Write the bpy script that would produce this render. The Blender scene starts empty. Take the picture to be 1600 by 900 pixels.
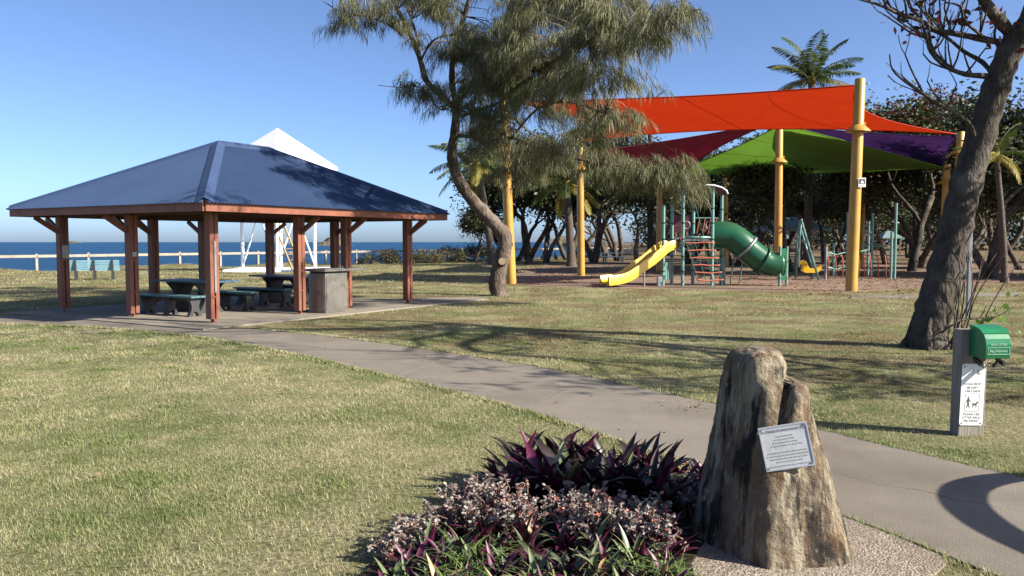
import bpy, bmesh, math, random
import numpy as np
from mathutils import Vector, Matrix, noise as mnoise

# ------------------------------------------------------------------ camera, sky, sun, exposure
scene = bpy.context.scene
COL = scene.collection
R = math.radians
CAM_H = 1.65
FPX = 1280.0                       # focal length in pixels of the 1600 px wide photograph
PITCH = math.atan(72.0 / FPX)
cam_d = bpy.data.cameras.new('camera'); cam = bpy.data.objects.new('camera', cam_d); COL.objects.link(cam)
cam_d.sensor_width = 36.0; cam_d.lens = 28.8; cam_d.clip_start = 0.05; cam_d.clip_end = 60000
cam.location = (0, 0, CAM_H); cam.rotation_euler = (R(90) - PITCH, 0, 0)
scene.camera = cam

SUN_EL = R(30.5)
SUN_H = Vector((0.934, -0.356, 0)).normalized()          # horizontal direction towards the sun
world = bpy.data.worlds.new('World'); scene.world = world; world.use_nodes = True
wn = world.node_tree.nodes; wl = world.node_tree.links
bg = wn['Background']; sky = wn.new('ShaderNodeTexSky'); sky.sky_type = 'NISHITA'; sky.sun_disc = False
sky.sun_elevation = SUN_EL; sky.sun_rotation = math.atan2(SUN_H.x, SUN_H.y)
sky.altitude = 0; sky.air_density = 0.48; sky.dust_density = 1.15; sky.ozone_density = 4.0
wl.new(sky.outputs[0], bg.inputs[0]); bg.inputs[1].default_value = 0.095
sun_d = bpy.data.lights.new('sun', 'SUN'); sun = bpy.data.objects.new('sun', sun_d); COL.objects.link(sun)
sun_d.energy = 5.0; sun_d.angle = R(0.53); sun_d.color = (1.0, 0.93, 0.80)
to_sun = Vector((SUN_H.x * math.cos(SUN_EL), SUN_H.y * math.cos(SUN_EL), math.sin(SUN_EL)))
sun.rotation_euler = to_sun.to_track_quat('Z', 'Y').to_euler(); sun.location = to_sun * 60
vs = scene.view_settings
vs.view_transform = 'Standard'; vs.look = 'None'; vs.gamma = 1.0; vs.use_curve_mapping = False; vs.exposure = 1.35

# ------------------------------------------------------------------ helpers
FWD = Vector((0, math.cos(PITCH), -math.sin(PITCH))); UP = Vector((0, math.sin(PITCH), math.cos(PITCH)))
def ray(x, y): return FWD * FPX + Vector((1, 0, 0)) * (x - 800) + UP * (450 - y)
def G(x, y, z=0.0):                 # where the sight line of a photo pixel meets the height z
    d = ray(x, y); k = (z - CAM_H) / d.z
    return Vector((d.x * k, d.y * k, z))
def W(x, y, Y):                     # the point of that sight line at distance Y
    d = ray(x, y); k = Y / d.y
    return Vector((d.x * k, Y, CAM_H + d.z * k))

ORG = {}                            # world place of each root
def link(o): COL.objects.link(o); return o
def tag(o, label=None, cat=None, group=None, kind=None):
    if label: o['label'] = label
    if cat: o['category'] = cat
    if group: o['group'] = group
    if kind: o['kind'] = kind
    return o
def thing(name, loc, label, cat, group=None, rz=0.0):
    o = bpy.data.objects.new(name, None); o.empty_display_size = 0.2
    link(o); o.location = loc; o.rotation_euler = (0, 0, rz); ORG[o.name] = Vector(loc)
    return tag(o, label, cat, group)
def copy_tree(o, parent=None):
    c = o.copy(); link(c)
    if parent: c.parent = parent
    for ch in [x for x in o.children]: copy_tree(ch, c)
    return c

class MB:
    def __init__(s): s.v = []; s.f = []; s.mi = []
    def add(s, vs_, fs, m=0):
        b = len(s.v); s.v.extend([tuple(q) for q in vs_])
        for f in fs: s.f.append(tuple(i + b for i in f)); s.mi.append(m)
    def obox(s, c, ax, ay, az, m=0):       # half axis vectors
        c = Vector(c); ax = Vector(ax); ay = Vector(ay); az = Vector(az)
        p = [c + i * ax + j * ay + k * az for k in (-1, 1) for j in (-1, 1) for i in (-1, 1)]
        f = [(0, 2, 3, 1), (4, 5, 7, 6), (0, 1, 5, 4), (2, 6, 7, 3), (0, 4, 6, 2), (1, 3, 7, 5)]
        if ax.cross(ay).dot(az) < 0: f = [q[::-1] for q in f]
        s.add(p, f, m); return s
    def box(s, x0, x1, y0, y1, z0, z1, m=0):
        return s.obox(((x0 + x1) / 2, (y0 + y1) / 2, (z0 + z1) / 2), ((x1 - x0) / 2, 0, 0), (0, (y1 - y0) / 2, 0), (0, 0, (z1 - z0) / 2), m)
    def bar(s, a, b, w, h, up=(0, 0, 1), m=0):
        a = Vector(a); b = Vector(b); d = b - a; L = d.length; d = d / L; up = Vector(up)
        if abs(d.dot(up)) > 0.98: up = Vector((1, 0, 0))
        sd = d.cross(up).normalized(); u2 = sd.cross(d)
        return s.obox((a + b) / 2, d * L / 2, sd * w / 2, u2 * h / 2, m)
    def tube(s, pts, rad, n=8, cap=True, m=0, ecc=None):
        pts = [Vector(p) for p in pts]
        if not hasattr(rad, '__len__'): rad = [rad] * len(pts)
        k = len(pts); t0 = (pts[1] - pts[0]).normalized()
        nrm = t0.orthogonal().normalized(); vs_ = []; fs = []
        for i in range(k):
            t = (pts[min(i + 1, k - 1)] - pts[max(i - 1, 0)])
            t = t.normalized() if t.length > 1e-9 else t0
            nrm = (nrm - t * nrm.dot(t))
            nrm = nrm.normalized() if nrm.length > 1e-6 else t.orthogonal().normalized()
            bn = t.cross(nrm)
            for j in range(n):
                a = 2 * math.pi * j / n
                vs_.append(pts[i] + (nrm * math.cos(a) + bn * math.sin(a)) * rad[i])
        for i in range(k - 1):
            for j in range(n):
                j2 = (j + 1) % n
                fs.append((i * n + j, i * n + j2, (i + 1) * n + j2, (i + 1) * n + j))
        if cap:
            fs.append(tuple(range(n))[::-1]); fs.append(tuple((k - 1) * n + j for j in range(n)))
        s.add(vs_, fs, m); return s
    def lathe(s, c, prof, n=16, m=0):      # profile (r, z) bottom to top about a vertical axis
        c = Vector(c); vs_ = []; fs = []
        for r, z in prof:
            for j in range(n):
                a = 2 * math.pi * j / n
                vs_.append(c + Vector((r * math.cos(a), r * math.sin(a), z)))
        k = len(prof)
        for i in range(k - 1):
            for j in range(n):
                j2 = (j + 1) % n
                fs.append((i * n + j, i * n + j2, (i + 1) * n + j2, (i + 1) * n + j))
        fs.append(tuple(range(n))[::-1]); fs.append(tuple((k - 1) * n + j for j in range(n)))
        s.add(vs_, fs, m); return s
    def prism(s, outline, o, au, aw, an, th, m=0):   # 2D outline in (au, aw), thickness th along an, centred
        o = Vector(o); au = Vector(au); aw = Vector(aw); an = Vector(an); n = len(outline)
        lo = [o + au * a + aw * b - an * th / 2 for a, b in outline]
        hi = [p + an * th for p in lo]
        fs = [tuple(range(n))[::-1], tuple(range(n, 2 * n))]
        for i in range(n):
            j = (i + 1) % n; fs.append((i, j, n + j, n + i))
        area = sum(outline[i][0] * outline[(i + 1) % n][1] - outline[(i + 1) % n][0] * outline[i][1] for i in range(n))
        if (au.cross(aw).dot(an) < 0) != (area < 0): fs = [f[::-1] for f in fs]
        s.add(lo + hi, fs, m); return s
    def build(s, name, mat, parent=None, smooth=False, local=False, bevel=0.0, auto=None):
        me = bpy.data.meshes.new(name)
        o0 = Vector((0, 0, 0))
        if parent is not None and not local:
            q = parent
            while q.name not in ORG and q.parent: q = q.parent
            o0 = ORG.get(q.name, o0)
        me.from_pydata([(x - o0.x, y - o0.y, z - o0.z) for x, y, z in s.v], [], s.f)
        mats = mat if isinstance(mat, (list, tuple)) else [mat]
        for q in mats: me.materials.append(q)
        if len(mats) > 1: me.polygons.foreach_set('material_index', s.mi)
        if smooth: me.polygons.foreach_set('use_smooth', [True] * len(me.polygons))
        if auto is not None:
            bm = bmesh.new(); bm.from_mesh(me)
            for e in bm.edges:
                if len(e.link_faces) == 2 and e.calc_face_angle(0) > R(auto): e.smooth = False
            bm.to_mesh(me); bm.free()
            me.polygons.foreach_set('use_smooth', [True] * len(me.polygons))
        me.update()
        o = bpy.data.objects.new(name, me); link(o)
        if parent is not None: o.parent = parent
        if bevel > 0:
            md = o.modifiers.new('bevel', 'BEVEL'); md.width = bevel; md.segments = 2; md.limit_method = 'ANGLE'
        return o

def np_mesh(name, V, F, mat, parent=None, smooth=False, attrs=None, origin=None):
    V = np.asarray(V, dtype=np.float32); F = np.asarray(F, dtype=np.int32)
    if origin is not None: V = V - np.array(origin, dtype=np.float32)
    me = bpy.data.meshes.new(name); k = F.shape[1]
    me.vertices.add(len(V)); me.vertices.foreach_set('co', V.ravel())
    me.loops.add(F.size); me.loops.foreach_set('vertex_index', F.ravel())
    me.polygons.add(len(F)); me.polygons.foreach_set('loop_start', np.arange(0, F.size, k, dtype=np.int32))
    if smooth: me.polygons.foreach_set('use_smooth', np.ones(len(F), dtype=bool))
    if attrs:
        for an, arr in attrs.items():
            at = me.attributes.new(an, 'FLOAT', 'POINT'); at.data.foreach_set('value', np.asarray(arr, dtype=np.float32))
    me.materials.append(mat); me.update(calc_edges=True)
    o = bpy.data.objects.new(name, me); link(o)
    if parent is not None: o.parent = parent
    return o

# ------------------------------------------------------------------ materials
def new_mat(name):
    m = bpy.data.materials.new(name); m.use_nodes = True
    return m, m.node_tree.nodes, m.node_tree.links, m.node_tree.nodes['Principled BSDF']
ALB = [0.70]                        # one common scale for the colours below
def mixc(N, Lk, fac, a, b, mode='MIX'):
    x = N.new('ShaderNodeMix'); x.data_type = 'RGBA'; x.blend_type = mode
    for sock, val in ((x.inputs[0], fac), (x.inputs[6], a), (x.inputs[7], b)):
        if hasattr(val, 'is_output'): Lk.new(val, sock)
        elif hasattr(val, '__len__'): sock.default_value = (*[q * ALB[0] for q in val[:3]], 1)
        else: sock.default_value = val
    return x.outputs[2]
def noise_fac(N, Lk, coord, scale, detail=4, lo=0.35, hi=0.65, rough=0.6, stretch=None):
    src = coord
    if stretch:
        mp = N.new('ShaderNodeMapping'); Lk.new(coord, mp.inputs[0]); mp.inputs[3].default_value = stretch; src = mp.outputs[0]
    t = N.new('ShaderNodeTexNoise'); Lk.new(src, t.inputs['Vector']); t.inputs['Scale'].default_value = scale
    t.inputs['Detail'].default_value = detail; t.inputs['Roughness'].default_value = rough
    mr = N.new('ShaderNodeMapRange'); Lk.new(t.outputs[0], mr.inputs[0]); mr.inputs[1].default_value = lo; mr.inputs[2].default_value = hi
    return mr.outputs[0]
def M(name, c1, c2=None, scale=6.0, rough=0.6, bump=0.0, bscale=40.0, metal=0.0, stretch=None, coord='Object', c3=None, s3=1.2, coat=0.0, spec=0.5, transl=0.0, lo=0.35, hi=0.65, full=False):
    ALB[0] = 1.0 if full else 0.70
    m, N, Lk, B = new_mat(name)
    tc = N.new('ShaderNodeTexCoord')
    co = tc.outputs['Object' if coord == 'World' else coord]
    if coord == 'World':
        co = N.new('ShaderNodeNewGeometry').outputs['Position']
    if c2 is None: c2 = tuple(x * 0.82 for x in c1)
    col = mixc(N, Lk, noise_fac(N, Lk, co, scale, 5, lo, hi, stretch=stretch), c1, c2)
    if c3 is not None: col = mixc(N, Lk, noise_fac(N, Lk, co, s3, 5, 0.5, 0.68), col, c3)
    ALB[0] = 0.70
    Lk.new(col, B.inputs['Base Color'])
    B.inputs['Roughness'].default_value = rough; B.inputs['Metallic'].default_value = metal
    B.inputs['Specular IOR Level'].default_value = spec
    if coat: B.inputs['Coat Weight'].default_value = coat
    if bump:
        t = N.new('ShaderNodeTexNoise'); t.inputs['Scale'].default_value = bscale; t.inputs['Detail'].default_value = 6
        if stretch:
            mp = N.new('ShaderNodeMapping'); Lk.new(co, mp.inputs[0]); mp.inputs[3].default_value = stretch; Lk.new(mp.outputs[0], t.inputs['Vector'])
        else: Lk.new(co, t.inputs['Vector'])
        b = N.new('ShaderNodeBump'); b.inputs['Strength'].default_value = 1.0; b.inputs['Distance'].default_value = bump
        Lk.new(t.outputs[0], b.inputs['Height']); Lk.new(b.outputs[0], B.inputs['Normal'])
    if transl:
        tr = N.new('ShaderNodeBsdfTranslucent'); Lk.new(col, tr.inputs[0])
        ms = N.new('ShaderNodeMixShader'); ms.inputs[0].default_value = transl
        Lk.new(B.outputs[0], ms.inputs[1]); Lk.new(tr.outputs[0], ms.inputs[2])
        Lk.new(ms.outputs[0], N['Material Output'].inputs[0])
    return m
def leaf_mat(name, c1, c2, c3=None, rough=0.55, transl=0.25, p3=0.9):
    """leaf colour varies from leaf to leaf by a per leaf random attribute"""
    m, N, Lk, B = new_mat(name)
    at = N.new('ShaderNodeAttribute'); at.attribute_name = 'rnd'
    mr = N.new('ShaderNodeMapRange'); Lk.new(at.outputs['Fac'], mr.inputs[0]); mr.inputs[1].default_value = 0; mr.inputs[2].default_value = p3
    col = mixc(N, Lk, mr.outputs[0], c1, c2)
    if c3 is not None:
        gt = N.new('ShaderNodeMath'); gt.operation = 'GREATER_THAN'; Lk.new(at.outputs['Fac'], gt.inputs[0]); gt.inputs[1].default_value = p3
        col = mixc(N, Lk, gt.outputs[0], col, c3)
    Lk.new(col, B.inputs['Base Color']); B.inputs['Roughness'].default_value = rough
    B.inputs['Specular IOR Level'].default_value = 0.3
    if transl:
        tr = N.new('ShaderNodeBsdfTranslucent'); Lk.new(col, tr.inputs[0])
        ms = N.new('ShaderNodeMixShader'); ms.inputs[0].default_value = transl
        Lk.new(B.outputs[0], ms.inputs[1]); Lk.new(tr.outputs[0], ms.inputs[2])
        Lk.new(ms.outputs[0], N['Material Output'].inputs[0])
    return m

def lawn_color(N, Lk, rnd=None):
    geo = N.new('ShaderNodeNewGeometry'); P = geo.outputs['Position']
    straw = (0.64, 0.57, 0.34); green = (0.225, 0.285, 0.098); brown = (0.30, 0.205, 0.12); dkgreen = (0.10, 0.15, 0.04)
    big = noise_fac(N, Lk, P, 0.50, 6, 0.41, 0.60)
    mid = noise_fac(N, Lk, P, 2.6, 5, 0.36, 0.66)
    fac = N.new('ShaderNodeMath'); fac.operation = 'MULTIPLY_ADD'; Lk.new(mid, fac.inputs[0]); fac.inputs[1].default_value = 0.45
    h = N.new('ShaderNodeMath'); h.operation = 'MULTIPLY'; Lk.new(big, h.inputs[0]); h.inputs[1].default_value = 0.62
    Lk.new(h.outputs[0], fac.inputs[2])
    f = fac.outputs[0]
    if rnd is not None:
        a = N.new('ShaderNodeMath'); a.operation = 'MULTIPLY_ADD'; Lk.new(rnd, a.inputs[0]); a.inputs[1].default_value = 1.0; a.inputs[2].default_value = -0.55
        b = N.new('ShaderNodeMath'); b.operation = 'ADD'; b.use_clamp = True; Lk.new(f, b.inputs[0]); Lk.new(a.outputs[0], b.inputs[1]); f = b.outputs[0]
    col = mixc(N, Lk, f, straw, green)
    # the lawn across the path is drier and browner
    sx = N.new('ShaderNodeSeparateXYZ'); Lk.new(P, sx.inputs[0])
    zone = N.new('ShaderNodeMapRange'); zone.interpolation_type = 'SMOOTHSTEP'
    la = N.new('ShaderNodeMath'); la.operation = 'MULTIPLY_ADD'; Lk.new(sx.outputs[0], la.inputs[0]); la.inputs[1].default_value = 0.75; Lk.new(sx.outputs[1], la.inputs[2])
    Lk.new(la.outputs[0], zone.inputs[0]); zone.inputs[1].default_value = 10.5; zone.inputs[2].default_value = 13.5
    bn = noise_fac(N, Lk, P, 0.55, 6, 0.44, 0.60)
    k = N.new('ShaderNodeMath'); k.operation = 'MULTIPLY'; Lk.new(bn, k.inputs[0]); Lk.new(zone.outputs[0], k.inputs[1])
    k2 = N.new('ShaderNodeMath'); k2.operation = 'MULTIPLY'; Lk.new(k.outputs[0], k2.inputs[0]); k2.inputs[1].default_value = 0.72
    col = mixc(N, Lk, k2.outputs[0], col, brown)
    gp = noise_fac(N, Lk, P, 0.75, 5, 0.60, 0.72)
    g2 = N.new('ShaderNodeMath'); g2.operation = 'MULTIPLY'; Lk.new(gp, g2.inputs[0]); g2.inputs[1].default_value = 0.6
    col = mixc(N, Lk, g2.outputs[0], col, dkgreen)
    return col, P
def make_ground_mat():
    m, N, Lk, B = new_mat('lawn_ground')
    col, P = lawn_color(N, Lk)
    fine = noise_fac(N, Lk, P, 28, 6, 0.3, 0.7)
    col = mixc(N, Lk, fine, col, (0.10, 0.085, 0.04))
    # bare sand on the bank that falls to the sea
    sx = N.new('ShaderNodeSeparateXYZ'); Lk.new(P, sx.inputs[0])
    mr = N.new('ShaderNodeMapRange'); Lk.new(sx.outputs[2], mr.inputs[0]); mr.inputs[1].default_value = -0.25; mr.inputs[2].default_value = -0.9
    nz = noise_fac(N, Lk, P, 0.8, 4, 0.4, 0.6)
    a = N.new('ShaderNodeMath'); a.operation = 'MULTIPLY'; Lk.new(mr.outputs[0], a.inputs[0]); Lk.new(nz, a.inputs[1])
    col = mixc(N, Lk, a.outputs[0], col, (0.36, 0.27, 0.18))
    # leaf litter and bare earth under the grove
    ls = N.new('ShaderNodeMath'); ls.operation = 'MULTIPLY_ADD'; Lk.new(sx.outputs[0], ls.inputs[0]); ls.inputs[1].default_value = 0.45; Lk.new(sx.outputs[1], ls.inputs[2])
    mr2 = N.new('ShaderNodeMapRange'); mr2.interpolation_type = 'SMOOTHSTEP'; Lk.new(ls.outputs[0], mr2.inputs[0]); mr2.inputs[1].default_value = 47; mr2.inputs[2].default_value = 60
    mr3 = N.new('ShaderNodeMapRange'); mr3.interpolation_type = 'SMOOTHSTEP'; Lk.new(sx.outputs[0], mr3.inputs[0]); mr3.inputs[1].default_value = -2; mr3.inputs[2].default_value = 8
    q = N.new('ShaderNodeMath'); q.operation = 'MULTIPLY'; Lk.new(mr2.outputs[0], q.inputs[0]); Lk.new(mr3.outputs[0], q.inputs[1])
    n4 = noise_fac(N, Lk, P, 0.35, 5, 0.36, 0.56)
    q2 = N.new('ShaderNodeMath'); q2.operation = 'MULTIPLY'; Lk.new(q.outputs[0], q2.inputs[0]); Lk.new(n4, q2.inputs[1])
    lit = mixc(N, Lk, noise_fac(N, Lk, P, 5, 5), (0.24, 0.15, 0.10), (0.13, 0.08, 0.055))
    col = mixc(N, Lk, q2.outputs[0], col, lit)
    Lk.new(col, B.inputs['Base Color']); B.inputs['Roughness'].default_value = 0.95; B.inputs['Specular IOR Level'].default_value = 0.1
    t = N.new('ShaderNodeTexNoise'); t.inputs['Scale'].default_value = 16; t.inputs['Detail'].default_value = 8; t.inputs['Roughness'].default_value = 0.75; Lk.new(P, t.inputs['Vector'])
    b = N.new('ShaderNodeBump'); b.inputs['Distance'].default_value = 0.05; b.inputs['Strength'].default_value = 1; Lk.new(t.outputs[0], b.inputs['Height']); Lk.new(b.outputs[0], B.inputs['Normal'])
    return m
def make_grass_mat():
    m, N, Lk, B = new_mat('grass_blades')
    at = N.new('ShaderNodeAttribute'); at.attribute_name = 'rnd'
    col, P = lawn_color(N, Lk, at.outputs['Fac'])
    Lk.new(col, B.inputs['Base Color']); B.inputs['Roughness'].default_value = 0.7; B.inputs['Specular IOR Level'].default_value = 0.2
    tr = N.new('ShaderNodeBsdfTranslucent'); Lk.new(col, tr.inputs[0])
    ms = N.new('ShaderNodeMixShader'); ms.inputs[0].default_value = 0.3
    Lk.new(B.outputs[0], ms.inputs[1]); Lk.new(tr.outputs[0], ms.inputs[2]); Lk.new(ms.outputs[0], N['Material Output'].inputs[0])
    return m
def make_sea_mat():
    m, N, Lk, B = new_mat('sea_water')
    P = N.new('ShaderNodeNewGeometry').outputs['Position']
    col = mixc(N, Lk, noise_fac(N, Lk, P, 0.02, 5, 0.35, 0.65, stretch=(0.3, 1, 1)), (0.014, 0.070, 0.170), (0.020, 0.092, 0.205))
    # small white caps
    wc = noise_fac(N, Lk, P, 0.35, 6, 0.71, 0.78, 0.7, stretch=(0.35, 1.0, 1))
    col = mixc(N, Lk, wc, col, (0.35, 0.42, 0.48))
    Lk.new(col, B.inputs['Base Color']); B.inputs['Roughness'].default_value = 0.45; B.inputs['IOR'].default_value = 1.33; B.inputs['Specular IOR Level'].default_value = 0.22
    mp = N.new('ShaderNodeMapping'); Lk.new(P, mp.inputs[0]); mp.inputs[3].default_value = (0.4, 1, 1)
    t = N.new('ShaderNodeTexNoise'); t.inputs['Scale'].default_value = 0.45; t.inputs['Detail'].default_value = 8; t.inputs['Roughness'].default_value = 0.65; Lk.new(mp.outputs[0], t.inputs['Vector'])
    b = N.new('ShaderNodeBump'); b.inputs['Distance'].default_value = 2.2; b.inputs['Strength'].default_value = 1; Lk.new(t.outputs[0], b.inputs['Height']); Lk.new(b.outputs[0], B.inputs['Normal'])
    return m
def make_concrete(name, c1, c2, stain):
    m, N, Lk, B = new_mat(name)
    P = N.new('ShaderNodeNewGeometry').outputs['Position']
    col = mixc(N, Lk, noise_fac(N, Lk, P, 1.3, 6, 0.32, 0.68), c1, c2)
    col = mixc(N, Lk, noise_fac(N, Lk, P, 0.55, 7, 0.46, 0.68), col, stain)
    sp = noise_fac(N, Lk, P, 90, 3, 0.42, 0.72); s2 = N.new('ShaderNodeMath'); s2.operation = 'MULTIPLY'; Lk.new(sp, s2.inputs[0]); s2.inputs[1].default_value = 0.30
    col = mixc(N, Lk, s2.outputs[0], col, (0.12, 0.105, 0.09))
    # fine wandering cracks
    nv = N.new('ShaderNodeTexNoise'); nv.inputs['Scale'].default_value = 1.7; nv.inputs['Detail'].default_value = 5; Lk.new(P, nv.inputs['Vector'])
    ad = N.new('ShaderNodeMix'); ad.data_type = 'VECTOR'; ad.inputs[0].default_value = 0.30; Lk.new(P, ad.inputs[4]); Lk.new(nv.outputs['Color'], ad.inputs[5])
    vo = N.new('ShaderNodeTexVoronoi'); vo.feature = 'DISTANCE_TO_EDGE'; vo.inputs['Scale'].default_value = 0.42; Lk.new(ad.outputs[1], vo.inputs['Vector'])
    ck = N.new('ShaderNodeMapRange'); Lk.new(vo.outputs['Distance'], ck.inputs[0]); ck.inputs[1].default_value = 0.0025; ck.inputs[2].default_value = 0.0006; ck.inputs[3].default_value = 0.0; ck.inputs[4].default_value = 0.75
    cm = N.new('ShaderNodeMath'); cm.operation = 'MULTIPLY'; Lk.new(ck.outputs[0], cm.inputs[0]); Lk.new(noise_fac(N, Lk, P, 0.6, 3, 0.45, 0.6), cm.inputs[1])
    col = mixc(N, Lk, cm.outputs[0], col, (0.07, 0.06, 0.05))
    # spots of dirt
    col = mixc(N, Lk, noise_fac(N, Lk, P, 7, 3, 0.70, 0.76), col, stain)
    Lk.new(col, B.inputs['Base Color']); B.inputs['Roughness'].default_value = 0.9; B.inputs['Specular IOR Level'].default_value = 0.25
    t = N.new('ShaderNodeTexNoise'); t.inputs['Scale'].default_value = 130; t.inputs['Detail'].default_value = 4; Lk.new(P, t.inputs['Vector'])
    b = N.new('ShaderNodeBump'); b.inputs['Distance'].default_value = 0.004; Lk.new(t.outputs[0], b.inputs['Height']); Lk.new(b.outputs[0], B.inputs['Normal'])
    return m
def make_aggregate():
    m, N, Lk, B = new_mat('exposed_aggregate')
    P = N.new('ShaderNodeNewGeometry').outputs['Position']
    v = N.new('ShaderNodeTexVoronoi'); v.inputs['Scale'].default_value = 85; Lk.new(P, v.inputs['Vector'])
    cr = N.new('ShaderNodeValToRGB'); Lk.new(v.outputs['Color'], cr.inputs[0])
    e = cr.color_ramp.elements; e[0].color = (0.085, 0.064, 0.048, 1); e[0].position = 0.1; e[1].color = (0.37, 0.315, 0.25, 1); e[1].position = 0.95
    x = e.new(0.45); x.color = (0.205, 0.165, 0.125, 1)
    col = mixc(N, Lk, noise_fac(N, Lk, P, 3, 5, 0.45, 0.75), cr.outputs[0], (0.24, 0.19, 0.14))
    Lk.new(col, B.inputs['Base Color']); B.inputs['Roughness'].default_value = 0.85
    b = N.new('ShaderNodeBump'); b.inputs['Distance'].default_value = 0.006; b.invert = True; Lk.new(v.outputs['Distance'], b.inputs['Height']); Lk.new(b.outputs[0], B.inputs['Normal'])
    return m
def make_rock():
    m, N, Lk, B = new_mat('stained_boulder')
    tc = N.new('ShaderNodeTexCoord'); O = tc.outputs['Object']
    base = mixc(N, Lk, noise_fac(N, Lk, O, 3.0, 7, 0.38, 0.62), (0.26, 0.195, 0.13), (0.15, 0.108, 0.07))
    rust = noise_fac(N, Lk, O, 4.5, 6, 0.50, 0.66); base = mixc(N, Lk, rust, base, (0.20, 0.105, 0.045))
    # pale streaks running down, dark water stains running down
    pale = noise_fac(N, Lk, O, 4.6, 7, 0.46, 0.60, 0.7, stretch=(2.2, 2.2, 0.34)); base = mixc(N, Lk, pale, base, (0.46, 0.395, 0.285))
    dark = noise_fac(N, Lk, O, 3.6, 7, 0.50, 0.60, 0.68, stretch=(2.0, 2.0, 0.40)); base = mixc(N, Lk, dark, base, (0.030, 0.024, 0.019))
    blot = noise_fac(N, Lk, O, 11, 6, 0.60, 0.70); base = mixc(N, Lk, blot, base, (0.42, 0.37, 0.29))
    Lk.new(base, B.inputs['Base Color']); B.inputs['Roughness'].default_value = 0.85; B.inputs['Specular IOR Level'].default_value = 0.25
    t = N.new('ShaderNodeTexNoise'); t.inputs['Scale'].default_value = 16; t.inputs['Detail'].default_value = 9; t.inputs['Roughness'].default_value = 0.65; Lk.new(O, t.inputs['Vector'])
    b = N.new('ShaderNodeBump'); b.inputs['Distance'].default_value = 0.06; Lk.new(t.outputs[0], b.inputs['Height']); Lk.new(b.outputs[0], B.inputs['Normal'])
    return m
def bark_mat(name, c1, c2, c3, sc=5):
    return M(name, c1, c2, scale=sc, rough=0.9, bump=0.06, bscale=11, stretch=(1.5, 1.5, 0.7), c3=c3, s3=2.2, spec=0.15)

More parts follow.
